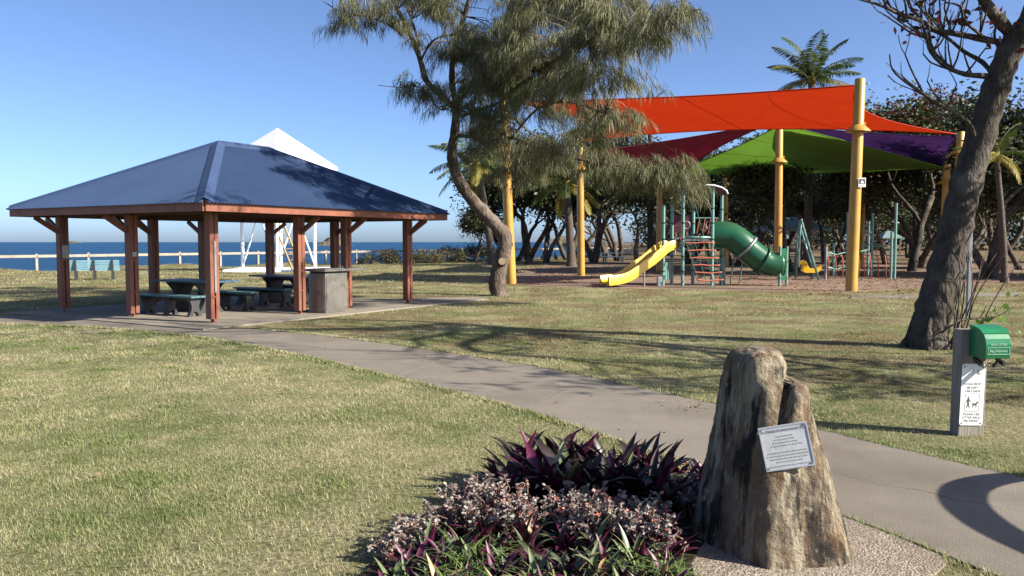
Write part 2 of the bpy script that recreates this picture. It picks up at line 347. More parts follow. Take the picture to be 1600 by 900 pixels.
MAT = dict(
    ground=make_ground_mat(), grass=make_grass_mat(), sea=make_sea_mat(),
    path=make_concrete('path_concrete', (0.30, 0.265, 0.218), (0.245, 0.213, 0.174), (0.19, 0.16, 0.128)),
    slab=make_concrete('slab_concrete', (0.37, 0.325, 0.265), (0.31, 0.27, 0.22), (0.25, 0.215, 0.175)),
    aggregate=make_aggregate(), rock=make_rock(),
    softfall=M('softfall_bark', (0.33, 0.245, 0.185), (0.22, 0.155, 0.12), scale=1.6, rough=0.95, bump=0.04, bscale=22, coord='World', c3=(0.36, 0.26, 0.19), s3=0.5, spec=0.1),
    soil=M('bed_soil', (0.055, 0.04, 0.028), (0.03, 0.022, 0.016), scale=12, rough=1, bump=0.03, bscale=30, coord='World', spec=0.1),
    terra=M('terracotta_paint', (0.30, 0.102, 0.055), (0.235, 0.078, 0.043), scale=3.0, rough=0.55, bump=0.003, bscale=60, stretch=(1, 1, 0.2), c3=(0.19, 0.066, 0.043), s3=2.0),
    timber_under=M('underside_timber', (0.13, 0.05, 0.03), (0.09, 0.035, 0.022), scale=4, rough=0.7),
    navy=M('navy_steel', (0.036, 0.068, 0.150), (0.031, 0.058, 0.13), scale=1.2, rough=0.7, spec=0.25, c3=(0.040, 0.074, 0.158), s3=0.6, coat=0.0),
    navycap=M('navy_cap', (0.048, 0.085, 0.185), (0.042, 0.075, 0.165), scale=1.5, rough=0.7, spec=0.3),
    galv=M('galvanised_steel', (0.42, 0.43, 0.44), (0.33, 0.34, 0.35), scale=6, rough=0.45, metal=0.7),
    stainless=M('stainless_steel', (0.42, 0.39, 0.35), (0.30, 0.28, 0.25), scale=2.5, rough=0.42, metal=0.75, c3=(0.24, 0.22, 0.19), s3=4, stretch=(1, 1, 0.4)),
    tableblue=M('blue_plank', (0.075, 0.16, 0.21), (0.05, 0.12, 0.17), scale=6, rough=0.45, stretch=(1, 1, 1)),
    benchblue=M('pale_blue_plank', (0.30, 0.56, 0.68), (0.24, 0.48, 0.60), scale=5, rough=0.5),
    teal_plank=M('teal_plank', (0.10, 0.23, 0.245), (0.075, 0.18, 0.20), scale=6, rough=0.4),
    plank_end=M('plank_end', (0.55, 0.66, 0.66), (0.42, 0.52, 0.52), scale=20, rough=0.7),
    darkplastic=M('dark_recycled_plastic', (0.045, 0.047, 0.05), (0.03, 0.032, 0.034), scale=8, rough=0.6, bump=0.002),
    fence=M('pale_fence_timber', (0.46, 0.40, 0.32), (0.36, 0.31, 0.245), scale=5, rough=0.85, bump=0.004, bscale=30, c3=(0.32, 0.27, 0.22), s3=1.5),
    white=M('white_paint', (0.80, 0.80, 0.80), (0.74, 0.74, 0.74), scale=2, rough=0.45, full=True),
    ladderwood=M('ladder_timber', (0.62, 0.42, 0.20), (0.50, 0.33, 0.16), scale=8, rough=0.7),
    yellow=M('yellow_post_paint', (0.62, 0.36, 0.065), (0.54, 0.30, 0.052), scale=1.2, rough=0.4, c3=(0.50, 0.26, 0.055), s3=1.6),
    sail_red=M('orange_sail', (0.70, 0.044, 0.005), (0.63, 0.038, 0.005), scale=1.0, rough=0.85, transl=0.42, bump=0.002, bscale=120),
    sail_maroon=M('maroon_sail', (0.15, 0.009, 0.025), (0.13, 0.008, 0.022), scale=1.0, rough=0.85, transl=0.25),
    sail_green=M('green_sail', (0.20, 0.40, 0.045), (0.17, 0.35, 0.036), scale=0.8, rough=0.85, transl=0.45),
    sail_purple=M('purple_sail', (0.085, 0.030, 0.16), (0.07, 0.026, 0.14), scale=0.8, rough=0.85, transl=0.25),
    slideyellow=M('slide_plastic', (0.85, 0.52, 0.012), (0.78, 0.46, 0.012), scale=1.5, rough=0.33),
    slidegreen=M('tube_plastic', (0.016, 0.125, 0.058), (0.013, 0.10, 0.048), scale=1.5, rough=0.30),
    tealpaint=M('teal_post_paint', (0.20, 0.40, 0.35), (0.17, 0.34, 0.30), scale=2, rough=0.35),
    greypost=M('grey_post', (0.30, 0.33, 0.34), (0.24, 0.26, 0.27), scale=4, rough=0.5),
    black=M('black_fitting', (0.02, 0.02, 0.022), (0.015, 0.015, 0.016), scale=4, rough=0.5),
    redrope=M('red_rope', (0.62, 0.17, 0.10), (0.52, 0.13, 0.08), scale=30, rough=0.8),
    greenrope=M('green_rope', (0.05, 0.17, 0.13), (0.04, 0.13, 0.10), scale=30, rough=0.8),
    maroonpanel=M('maroon_panel', (0.16, 0.035, 0.05), (0.13, 0.03, 0.04), scale=3, rough=0.5),
    signwhite=M('sign_white', (0.74, 0.74, 0.74), (0.66, 0.66, 0.65), scale=9, rough=0.4, full=True),
    print_black=M('black_print', (0.05, 0.05, 0.05), (0.09, 0.09, 0.09), scale=20, rough=0.6),
    boxgreen=M('dispenser_green', (0.022, 0.235, 0.095), (0.018, 0.19, 0.075), scale=3, rough=0.28),
    pale_print=M('pale_print', (0.50, 0.68, 0.58), (0.40, 0.60, 0.50), scale=30, rough=0.6),
    postwood=M('weathered_post', (0.34, 0.31, 0.27), (0.22, 0.20, 0.17), scale=6, rough=0.9, bump=0.006, bscale=25, stretch=(3, 3, 0.3), c3=(0.30, 0.24, 0.155), s3=1.5),
    plaque=M('brushed_plaque', (0.62, 0.63, 0.65), (0.52, 0.53, 0.55), scale=14, rough=0.5, metal=0.2, bump=0.001, bscale=60),
    plaque_rim=M('plaque_rim', (0.70, 0.70, 0.70), (0.6, 0.6, 0.6), scale=10, rough=0.35, metal=0.5),
    engraved=M('engraved_letters', (0.30, 0.30, 0.31), (0.38, 0.38, 0.38), scale=50, rough=0.7),
    casbark=bark_mat('casuarina_bark', (0.19, 0.145, 0.115), (0.09, 0.068, 0.053), (0.25, 0.205, 0.175)),
    greybark=bark_mat('grey_bark', (0.115, 0.098, 0.082), (0.055, 0.046, 0.038), (0.17, 0.148, 0.125)),
    darkbark=bark_mat('dark_bark', (0.15, 0.118, 0.097), (0.08, 0.064, 0.053), (0.23, 0.19, 0.16)),
    palmbark=M('palm_bark', (0.17, 0.14, 0.115), (0.105, 0.085, 0.07), scale=9, rough=0.9, bump=0.03, bscale=6, stretch=(0.3, 0.3, 5), spec=0.15),
    cutwood=M('cut_wood', (0.50, 0.38, 0.25), (0.36, 0.26, 0.17), scale=12, rough=0.9),
    needles=leaf_mat('casuarina_needles', (0.125, 0.138, 0.058), (0.235, 0.225, 0.112), (0.32, 0.265, 0.15), transl=0.25),
    groveleaf=leaf_mat('grove_leaves', (0.036, 0.055, 0.020), (0.085, 0.100, 0.038), (0.13, 0.090, 0.055), transl=0.15, rough=0.5),
    almondleaf=leaf_mat('almond_leaves', (0.045, 0.075, 0.022), (0.085, 0.12, 0.035), (0.22, 0.035, 0.022), transl=0.25, p3=0.72),
    redleaf=leaf_mat('red_almond_leaves', (0.20, 0.035, 0.02), (0.11, 0.03, 0.02), (0.12, 0.10, 0.03), transl=0.25, p3=0.85),
    palmleaf=leaf_mat('palm_leaflets', (0.07, 0.12, 0.03), (0.12, 0.16, 0.045), (0.30, 0.25, 0.07), transl=0.25, p3=0.88),
    palmyellow=leaf_mat('yellowing_leaflets', (0.42, 0.34, 0.07), (0.32, 0.28, 0.07), (0.35, 0.25, 0.10), transl=0.25),
    scrub=leaf_mat('scrub_leaves', (0.06, 0.065, 0.028), (0.13, 0.115, 0.055), (0.26, 0.20, 0.11), transl=0.15, p3=0.8),
    litter=leaf_mat('fallen_leaves', (0.26, 0.15, 0.09), (0.40, 0.27, 0.16), (0.16, 0.07, 0.05), transl=0.0, p3=0.7),
    rhoeo_top=M('rhoeo_upper_leaf', (0.050, 0.072, 0.030), (0.075, 0.105, 0.045), scale=9, rough=0.4, c3=(0.05, 0.03, 0.03), s3=6),
    rhoeo_under=M('rhoeo_purple_leaf', (0.17, 0.022, 0.085), (0.095, 0.014, 0.045), scale=8, rough=0.42, transl=0.2),
    rhoeo_dark=M('rhoeo_dark_leaf', (0.042, 0.018, 0.022), (0.03, 0.028, 0.02), scale=8, rough=0.4),
    rhoeo_green=M('rhoeo_green_leaf', (0.095, 0.14, 0.05), (0.14, 0.18, 0.07), scale=7, rough=0.6),
    rhoeo_yellow=M('rhoeo_yellow_leaf', (0.45, 0.36, 0.14), (0.38, 0.22, 0.12), scale=9, rough=0.5),
    succulent=leaf_mat('succulent_leaves', (0.47, 0.34, 0.32), (0.36, 0.35, 0.31), (0.56, 0.21, 0.17), transl=0.1, p3=0.82, rough=0.5),
    spider=leaf_mat('spider_blades', (0.13, 0.22, 0.05), (0.22, 0.31, 0.09), (0.34, 0.36, 0.16), transl=0.25, p3=0.9),
    stemred=M('succulent_stems', (0.26, 0.13, 0.10), (0.34, 0.20, 0.15), scale=10, rough=0.7),
    freshleaf=leaf_mat('fresh_leaves', (0.14, 0.28, 0.04), (0.24, 0.38, 0.07), (0.35, 0.36, 0.08), transl=0.3),
    island=M('island_scrub', (0.10, 0.10, 0.06), (0.20, 0.16, 0.11), scale=0.02, rough=1, coord='World', spec=0.0, c3=(0.28, 0.23, 0.17), s3=0.012),
    tealroof=M('teal_shelter_roof', (0.21, 0.30, 0.28), (0.18, 0.26, 0.25), scale=2, rough=0.5),
)
# ------------------------------------------------------------------ terrain
COAST = np.array([(-140, -69.3), (-29.6, 51.0), (7.1, 91.0), (40, 150), (62, 400), (70, 900)], dtype=float)
def coast_d(X, Y):
    best = np.full(X.shape, 1e9); sgn = np.ones(X.shape)
    for a, b in zip(COAST[:-1], COAST[1:]):
        ab = b - a; L2 = ab.dot(ab)
        t = np.clip(((X - a[0]) * ab[0] + (Y - a[1]) * ab[1]) / L2, 0, 1)
        dx = X - a[0] - t * ab[0]; dy = Y - a[1] - t * ab[1]; d = np.hypot(dx, dy)
        cr = ab[0] * (Y - a[1]) - ab[1] * (X - a[0])
        m = d < best; best = np.where(m, d, best); sgn = np.where(m, np.where(cr < 0, 1.0, -1.0), sgn)
    return best * sgn
def vnoise(X, Y, seed=0):
    xi = np.floor(X).astype(np.int64); yi = np.floor(Y).astype(np.int64); fx = X - xi; fy = Y - yi
    fx = fx * fx * (3 - 2 * fx); fy = fy * fy * (3 - 2 * fy)
    def h(a, b):
        n = (a * 374761393 + b * 668265263 + seed * 1442695041) & 0x7fffffff
        n = ((n ^ (n >> 13)) * 1274126177) & 0x7fffffff
        return ((n ^ (n >> 16)) & 0xffff) / 65535.0
    return (h(xi, yi) * (1 - fx) + h(xi + 1, yi) * fx) * (1 - fy) + (h(xi, yi + 1) * (1 - fx) + h(xi + 1, yi + 1) * fx) * fy
def sstep(x, a, b):
    t = np.clip((x - a) / (b - a), 0, 1); return t * t * (3 - 2 * t)
def ground_z(X, Y):
    d = coast_d(X, Y)
    z = -0.22 * (1 - sstep(d, 0.0, 9.0)) * sstep(20 - X, 0, 30)
    bump = sstep(d, -2.5, 0.2) * (1 - sstep(d, 0.5, 4.5))
    z = z + bump * (vnoise(X * 0.35, Y * 0.35, 3) * 0.5 - 0.12)
    z = z - 6.0 * sstep(-d, 1.0, 16.0) - 0.9 * sstep(-d, 0.2, 2.5)
    return z
gx = np.concatenate([np.arange(-400, -90, 10.0), np.arange(-90, 60, 1.0), np.arange(60, 120, 3.0), np.arange(120, 700, 20.0)])
gy = np.concatenate([np.arange(-60, 0, 3.0), np.arange(0, 120, 1.0), np.arange(120, 260, 4.0), np.arange(260, 1500, 25.0)])
XX, YY = np.meshgrid(gx, gy); ZZ = ground_z(XX, YY)
nx = len(gx); ny = len(gy); ii = np.arange((ny - 1) * (nx - 1)); r0 = ii // (nx - 1); c0 = ii % (nx - 1); i0 = r0 * nx + c0
ground = np_mesh('ground', np.stack([XX.ravel(), YY.ravel(), ZZ.ravel()], 1), np.stack([i0, i0 + 1, i0 + 1 + nx, i0 + nx], 1), MAT['ground'], smooth=True)
tag(ground, kind='structure')
def gz(x, y): return float(ground_z(np.array([x]), np.array([y]))[0])

SEA_Z = -5.0
sea = np_mesh('sea', [(-22000, -22000, SEA_Z), (22000, -22000, SEA_Z), (22000, 26000, SEA_Z), (-22000, 26000, SEA_Z)], [(0, 1, 2, 3)], MAT['sea'])
tag(sea, kind='structure')

# ------------------------------------------------------------------ concrete path, slab, pad, softfall
near_px = [(-420, 500), (-200, 502), (0, 506), (150, 512), (290, 524), (380, 538), (480, 558), (560, 577), (700, 610), (800, 636), (860, 653), (960, 688), (1080, 727), (1200, 767), (1322, 808), (1400, 838), (1480, 870), (1560, 902), (1700, 960)]
far_px = [(-420, 487), (-200, 489), (0, 492), (150, 497), (250, 503), (345, 510), (420, 517), (520, 527), (620, 540), (700, 552), (860, 577), (1000, 607), (1130, 635), (1280, 672), (1400, 702), (1600, 748), (1800, 796)]
def resample(pts, n):
    P = np.array([(p.x, p.y) for p in pts]); s = np.concatenate([[0], np.cumsum(np.hypot(*np.diff(P, axis=0).T))])
    q = np.linspace(0, s[-1], n); return np.stack([np.interp(q, s, P[:, 0]), np.interp(q, s, P[:, 1])], 1)
def smooth_line(P, k=3):
    Q = P.copy()
    for _ in range(k): Q[1:-1] = (Q[:-2] + 2 * Q[1:-1] + Q[2:]) / 4
    return Q
NPTH = 121
near_l = smooth_line(resample([G(*p) for p in near_px], NPTH), 6); far_l = smooth_line(resample([G(*p) for p in far_px], NPTH), 6)
PATH_POLY = np.concatenate([near_l, far_l[::-1]])
path_root = thing('path', (0, 0, 0), None, None); tag(path_root, kind='structure')
rp = random.Random(4)
SEG = 12
for k in range(0, NPTH - 1, SEG):
    mb = MB(); e = 0.006; L = []; Rr = []
    for i in range(k, k + SEG + 1):
        a = near_l[i].copy(); b = far_l[i].copy()
        if i == k: a += (near_l[i + 1] - a) * 0.035; b += (far_l[i + 1] - b) * 0.035
        jx = (rp.random() - 0.5) * 0.035 if 0 < i - k < SEG else 0
        dd = (b - a) / np.hypot(*(b - a))
        a = a + dd * jx; b = b + dd * (rp.random() - 0.5) * 0.035 * (0 < i - k < SEG)
        L.append(a); Rr.append(b)
    n = len(L); top = 0.010 + rp.uniform(-0.002, 0.002)
    v = [(p[0], p[1], top) for p in L] + [(p[0], p[1], top) for p in Rr] + [(p[0], p[1], -0.08) for p in L] + [(p[0], p[1], -0.08) for p in Rr]
    f = []
    for i in range(n - 1):
        f.append((i, i + 1, n + i + 1, n + i)); f.append((2 * n + i, 2 * n + i + 1, i + 1, i)); f.append((n + i, n + i + 1, 3 * n + i + 1, 3 * n + i))
    f.append((n, 3 * n, 2 * n, 0)); f.append((n - 1, 2 * n + n - 1, 3 * n + n - 1, 2 * n - 1))
    mb.add(v, f); mb.build('path_slab', MAT['path'], path_root)

PU = Vector((0.515, 0.857, 0)).normalized(); PV = Vector((-PU.y, PU.x, 0))
PF = G(333, 506)
def PW(t, s, z=0.0): return PF + PU * t + PV * s + Vector((0, 0, z))
def flat_poly(name, pts, z, mat, depth=0.1):
    mb = MB(); n = len(pts); top = [(p[0], p[1], z) for p in pts]; bot = [(p[0], p[1], z - depth) for p in pts]
    area = sum(pts[i][0] * pts[(i + 1) % n][1] - pts[(i + 1) % n][0] * pts[i][1] for i in range(n))
    f = [tuple(range(n))] + [(i, n + i, n + (i + 1) % n, (i + 1) % n) for i in range(n)]
    if area < 0: f = [q[::-1] for q in f]
    mb.add(top + bot, f); o = mb.build(name, mat); tag(o, kind='structure'); return o
SLAB = [PW(-0.95, -0.9), PW(3.2, -0.95), PW(6.2, -1.0), PW(8.6, -1.05), PW(9.2, -0.3), PW(8.3, 0.5), PW(7.1, 1.2), PW(7.0, 5.9), PW(-0.9, 6.0)]
slab_poly = np.array([(p.x, p.y) for p in SLAB]); flat_poly('pavilion_slab', slab_poly, 0.030, MAT['slab'])
PAD = np.array([tuple(G(*p).xy) for p in [(1075, 905), (1090, 830), (1110, 760), (1200, 772), (1322, 812), (1400, 842), (1470, 872), (1478, 884), (1455, 905), (1420, 960), (1060, 990)]])
flat_poly('aggregate_pad', PAD, 0.014, MAT['aggregate'])
SOFT = []
for p in [(745, 436), (770, 442), (800, 445), (860, 448), (960, 451), (1080, 453), (1200, 455), (1330, 457), (1420, 452), (1500, 445), (1700, 440), (1760, 420), (1500, 412), (1300, 409), (1100, 408), (960, 409), (860, 414), (780, 426)]: SOFT.append(tuple(G(*p).xy))
SOFT = np.array(SOFT)
sr = np.concatenate([SOFT, SOFT[:1]]); sr = resample([Vector((a, b)) for a, b in sr], 180)[:-1]
rs = np.random.RandomState(5); sr = sr + rs.normal(0, 0.09, sr.shape)
flat_poly('softfall', sr, 0.010, MAT['softfall'], 0.05); SOFT = sr
FARP = [tuple(G(*p).xy) for p in [(1330, 466.5), (1440, 465.5), (1560, 463), (1800, 458), (1800, 453.5), (1600, 457.5), (1480, 460), (1330, 462)]]
flat_poly('narrow_path', np.array(FARP), 0.016, MAT['path'])
BED = np.array([tuple(G(*p).xy) for p in [(520, 960), (585, 885), (640, 838), (720, 788), (790, 757), (880, 745), (1000, 745), (1085, 765), (1098, 830), (1080, 905), (1060, 1000), (900, 1080), (560, 1060)]])
bedr = resample([Vector(p) for p in np.concatenate([BED, BED[:1]])], 80)[:-1] + rs.normal(0, 0.015, (79, 2))
flat_poly('garden_bed_soil', bedr, 0.022, MAT['soil'])

def inside(P, poly):
    x = P[:, 0]; y = P[:, 1]; c = np.zeros(len(P), dtype=bool); n = len(poly)
    for i in range(n):
        x1, y1 = poly[i]; x2, y2 = poly[(i + 1) % n]
        if y1 == y2: continue
        m = ((y1 > y) != (y2 > y)) & (x < (x2 - x1) * (y - y1) / (y2 - y1) + x1); c ^= m
    return c
# ------------------------------------------------------------------ grass blades
def grass(bands, seed=1):
    rg = np.random.RandomState(seed); Vs = []; Rn = []
    for y0, y1, dens, nb, hgt, wid, spread in bands:
        area_pts = int(dens * (y1 - y0) * 1.45 * (y0 + y1) / 2)
        yy = np.sqrt(rg.uniform(y0 ** 2, y1 ** 2, area_pts)); xx = rg.uniform(-0.68, 0.68, area_pts) * yy
        P = np.stack([xx, yy], 1)
        keep = ~(inside(P, PATH_POLY) | inside(P, slab_poly) | inside(P, PAD) | inside(P, BED) | inside(P, SOFT) | inside(P, np.array(FARP)))
        thin = vnoise(P[:, 0] * 0.8, P[:, 1] * 0.8, 9) * 0.7 + vnoise(P[:, 0] * 2.7, P[:, 1] * 2.7, 4) * 0.3
        keep &= rg.rand(len(P)) < np.clip(0.10 + thin * 1.55, 0, 1)
        keep &= coast_d(P[:, 0], P[:, 1]) > -1.5
        P = P[keep]; n = len(P)
        hs = hgt * (0.6 + 0.8 * vnoise(P[:, 0] * 1.7, P[:, 1] * 1.7, 7))
        B = np.repeat(P, nb, 0) + rg.normal(0, spread, (n * nb, 2)); H = np.repeat(hs, nb) * rg.uniform(0.5, 1.25, n * nb)
        az = rg.uniform(0, 2 * np.pi, n * nb); lean = rg.uniform(0.5, 1.5, n * nb)
        z0 = ground_z(B[:, 0], B[:, 1]) - 0.004
        dx = np.cos(az); dy = np.sin(az); w = wid * rg.uniform(0.6, 1.3, n * nb) / 2
        a = np.stack([B[:, 0] - dy * w, B[:, 1] + dx * w, z0], 1); b = np.stack([B[:, 0] + dy * w, B[:, 1] - dx * w, z0], 1)
        c = np.stack([B[:, 0] + dx * H * np.sin(lean), B[:, 1] + dy * H * np.sin(lean), z0 + H * np.cos(lean) + 0.006], 1)
        Vs.append(np.stack([a, b, c], 1).reshape(-1, 3)); Rn.append(np.repeat(rg.rand(n * nb), 3))
    for c in range(260):      # clumps of lusher or drier, longer grass and low weeds
        cy = math.sqrt(rg.uniform(3.8 ** 2, 15 ** 2)); cx = rg.uniform(-0.66, 0.66) * cy; n = int(rg.uniform(60, 260)); rad_ = rg.uniform(0.05, 0.24)
        P = np.stack([cx + rg.normal(0, rad_, n), cy + rg.normal(0, rad_ * 0.8, n)], 1)
        P = P[~(inside(P, PATH_POLY) | inside(P, slab_poly) | inside(P, PAD) | inside(P, BED))]; n = len(P)
        if n == 0: continue
        weed = rg.rand() < 0.4; dry = (not weed) and rg.rand() < 0.4
        az = rg.uniform(0, 2 * np.pi, n); H = rg.uniform(0.02, 0.05, n) * (0.7 if weed else 1.0); lean = rg.uniform(0.9, 1.5, n) if weed else rg.uniform(0.3, 1.4, n); w = np.full(n, 0.0060 if weed else 0.0022) * rg.uniform(0.7, 1.3, n) * max(1, cy / 7)
        dx = np.cos(az); dy = np.sin(az); z0 = np.full(n, 0.0)
        Vs.append(np.stack([np.stack([P[:, 0] - dy * w, P[:, 1] + dx * w, z0], 1), np.stack([P[:, 0] + dy * w, P[:, 1] - dx * w, z0], 1), np.stack([P[:, 0] + dx * H * np.sin(lean), P[:, 1] + dy * H * np.sin(lean), z0 + H * np.cos(lean) + 0.01], 1)], 1).reshape(-1, 3)); Rn.append(np.repeat((rg.rand(n) * 0.3) if dry else (0.75 + rg.rand(n) * 0.35), 3))
    for line, sgn in ((near_l, 1), (far_l, -1)):      # longer fringe that hangs over the path edge
        T = np.gradient(line, axis=0); T /= np.hypot(T[:, 0], T[:, 1])[:, None]; n = 15000
        q = rg.uniform(0, len(line) - 1.001, n); i = q.astype(int); f = (q - i)[:, None]
        P = line[i] * (1 - f) + line[i + 1] * f; N2 = np.stack([T[i, 1], -T[i, 0]], 1) * sgn
        P = P + N2 * (np.abs(rg.normal(0.0, 0.05, n)) - 0.012 + 0.03 * (vnoise(q * 2.2, q * 0 + sgn, 3) - 0.5))[:, None]
        k = (P[:, 1] > 2.5) & (np.abs(P[:, 0]) < 0.7 * P[:, 1]) & ~inside(P, slab_poly) & ~inside(P, PAD) & ~inside(P, BED); P = P[k]; n = len(P)
        az = rg.uniform(0, 2 * np.pi, n); H = rg.uniform(0.015, 0.042, n); lean = rg.uniform(0.3, 1.4, n); w = np.clip(P[:, 1] * 0.0007, 0.003, 0.02)
        dx = np.cos(az); dy = np.sin(az); z0 = np.full(n, 0.002)
        Vs.append(np.stack([np.stack([P[:, 0] - dy * w, P[:, 1] + dx * w, z0], 1), np.stack([P[:, 0] + dy * w, P[:, 1] - dx * w, z0], 1), np.stack([P[:, 0] + dx * H * np.sin(lean), P[:, 1] + dy * H * np.sin(lean), z0 + H * np.cos(lean) + 0.012], 1)], 1).reshape(-1, 3)); Rn.append(np.repeat(rg.rand(n), 3))
    V = np.concatenate(Vs); F = np.arange(len(V)).reshape(-1, 3)
    o = np_mesh('lawn_grass', V, F, MAT['grass'], attrs={'rnd': np.concatenate(Rn)})
    tag(o, 'short dry green and straw lawn grass covering the park', 'grass', kind='stuff')
grass([(3.4, 7, 1050, 9, 0.027, 0.0040, 0.022), (7, 11, 520, 8, 0.029, 0.0055, 0.032), (11, 18, 170, 8, 0.034, 0.009, 0.055), (18, 32, 42, 8, 0.055, 0.016, 0.09), (32, 62, 8, 8, 0.08, 0.035, 0.16)])
# ------------------------------------------------------------------ picnic pavilion
EAVE = 2.44; OV = 0.76; RZ = 4.03; RH = 0.8; TL = 6.3; SL = 5.2
pav = thing('picnic_pavilion', PF, 'open picnic pavilion with hipped navy corrugated roof on terracotta posts', 'pavilion')
ZV = Vector((0, 0, 1))
def pav_post(t, s, name='post', brace=None):
    c = PW(t, s); mb = MB()
    for sg in (-1, 1): mb.obox(c + PU * 0.062 * sg + ZV * 1.17, PU * 0.044, PV * 0.085, ZV * 1.07)
    mb.obox(c + ZV * 1.70, PU * 0.016, PV * 0.07, ZV * 0.50)
    p = mb.build('post', MAT['terra'], pav, bevel=0.006)
    MB().obox(c + ZV * 0.06, PU * 0.014, PV * 0.05, ZV * 0.16).obox(c + ZV * 0.034, PU * 0.08, PV * 0.08, ZV * 0.006).build('post_stirrup', MAT['terra'], p)
    mb = MB()
    for z in (0.55, 1.0):
        mb.obox(c + ZV * z - PV * 0.09, PU * 0.07, PV * 0.006, ZV * 0.012)
    mb.build('bolt_plate', MAT['terra'], p)
    if brace:
        for (bt, bs) in brace:
            a = c + ZV * 1.82; b = PW(t + bt, s + bs) + ZV * 2.21
            MB().bar(a, b, 0.06, 0.10).build('knee_brace', MAT['terra'], pav)
q = 0.62
pav_post(0, 0)
pav_post(TL, 0, brace=[(q, 0), (0, -q)]); pav_post(0, SL, brace=[(-q, 0), (0, q)]); pav_post(TL, SL, brace=[(q, 0)])
pav_post(2.38, 0, brace=[(0, -q), (0.6, 0)]); pav_post(3.92, 0, brace=[(0, -q), (0.6, 0)])
pav_post(0, 2.6, brace=[(-q, 0), (0, 0.6)])
pav_post(2.38, SL, brace=[(0, q), (-0.6, 0)]); pav_post(3.92, SL, brace=[(0, q)]); pav_post(TL, 2.6, brace=[(q, 0), (0, -0.6)])
# ring beams
for (a, b) in (((-0.1, 0), (TL + 0.1, 0)), ((-0.1, SL), (TL + 0.1, SL)), ((0, 0.1), (0, SL - 0.1)), ((TL, 0.1), (TL, SL - 0.1)), ((2.38, 0.1), (2.38, SL - 0.1)), ((3.92, 0.1), (3.92, SL - 0.1))):
    MB().bar(PW(*a, 2.30), PW(*b, 2.30), 0.09, 0.17).build('beam', MAT['timber_under'], pav)
# fascia
E = [(-OV, -OV), (TL + OV, -OV), (TL + OV, SL + OV), (-OV, SL + OV)]
for i in range(4):
    a = E[i]; b = E[(i + 1) % 4]
    da = ((b[0] > a[0]) - (b[0] < a[0]), (b[1] > a[1]) - (b[1] < a[1]))
    k = 0.02
    MB().bar(PW(a[0] + da[0] * k, a[1] + da[1] * k, 2.325), PW(b[0] - da[0] * k, b[1] - da[1] * k, 2.325), 0.045, 0.195).build('fascia_board', MAT['terra'], pav, bevel=0.004)
# corrugated faces
tm = TL / 2; sm = SL / 2; hs = sm + OV; ht = tm + OV
def roof_face(o, ax, up, length, run, top0, top1, name):
    """o eave start, ax eave direction (t,s), up inward direction (t,s); the face narrows between the two hips"""
    pitch = 0.090; step = pitch / 8; n = int(length / step); rise = RZ - EAVE
    mb = MB(); V = []; F = []; rows = 2
    slope = math.atan2(rise, run); nn = (-(up[0]) * math.sin(slope), -(up[1]) * math.sin(slope), math.cos(slope))
    for i in range(n + 1):
        x = min(i * step, length); h = 0.011 * math.cos(2 * math.pi * x / pitch)
        if x < top0: m = x / top0
        elif x > top1: m = (length - x) / (length - top1)
        else: m = 1.0
        for g in (-0.03, max(m, 0.0)):
            t = o[0] + ax[0] * x + up[0] * run * g + nn[0] * h; s = o[1] + ax[1] * x + up[1] * run * g + nn[1] * h
            V.append(PW(t, s, EAVE + rise * g + nn[2] * h))
    for i in range(n): F.append((2 * i, 2 * i + 2, 2 * i + 3, 2 * i + 1))
    mb.add(V, F); r = mb.build('roof_panel', MAT['navy'], pav)
    md = r.modifiers.new('thick', 'SOLIDIFY'); md.thickness = 0.004; md.offset = -1
    return r
Lt = TL + 2 * OV; Ls = SL + 2 * OV
roof_face(E[0], (1, 0), (0, 1), Lt, hs, ht - RH, ht + RH, 'front')
roof_face(E[1], (0, 1), (-1, 0), Ls, ht - RH, hs, hs, 'right')
roof_face(E[2], (-1, 0), (0, -1), Lt, hs, ht - RH, ht + RH, 'back')
roof_face(E[3], (0, -1), (1, 0), Ls, ht - RH, hs, hs, 'left')
r0_ = (tm - RH, sm); r1_ = (tm + RH, sm)
def cap(a, b, za, zb, w=0.165):
    A = PW(a[0], a[1], za + 0.028); B = PW(b[0], b[1], zb + 0.028); d = (B - A).normalized(); sd = d.cross(ZV).normalized(); u = sd.cross(d)
    mb = MB(); V = []
    for p in (A, B):
        for (x, h) in ((-w, -0.085), (-w * 0.93, -0.066), (0, 0.020), (w * 0.93, -0.066), (w, -0.085)): V.append(p + sd * x + u * h * (1.0 if a != r0_ or b != r1_ else 1.3))
    mb.add(V, [(i, i + 1, 5 + i + 1, 5 + i) for i in range(4)]); o = mb.build('ridge_cap', MAT['navycap'], pav)
    md = o.modifiers.new('thick', 'SOLIDIFY'); md.thickness = 0.004
for e, rr in ((E[0], r0_), (E[3], r0_), (E[1], r1_), (E[2], r1_)): cap(e, rr, EAVE, RZ)
cap(r0_, r1_, RZ, RZ)
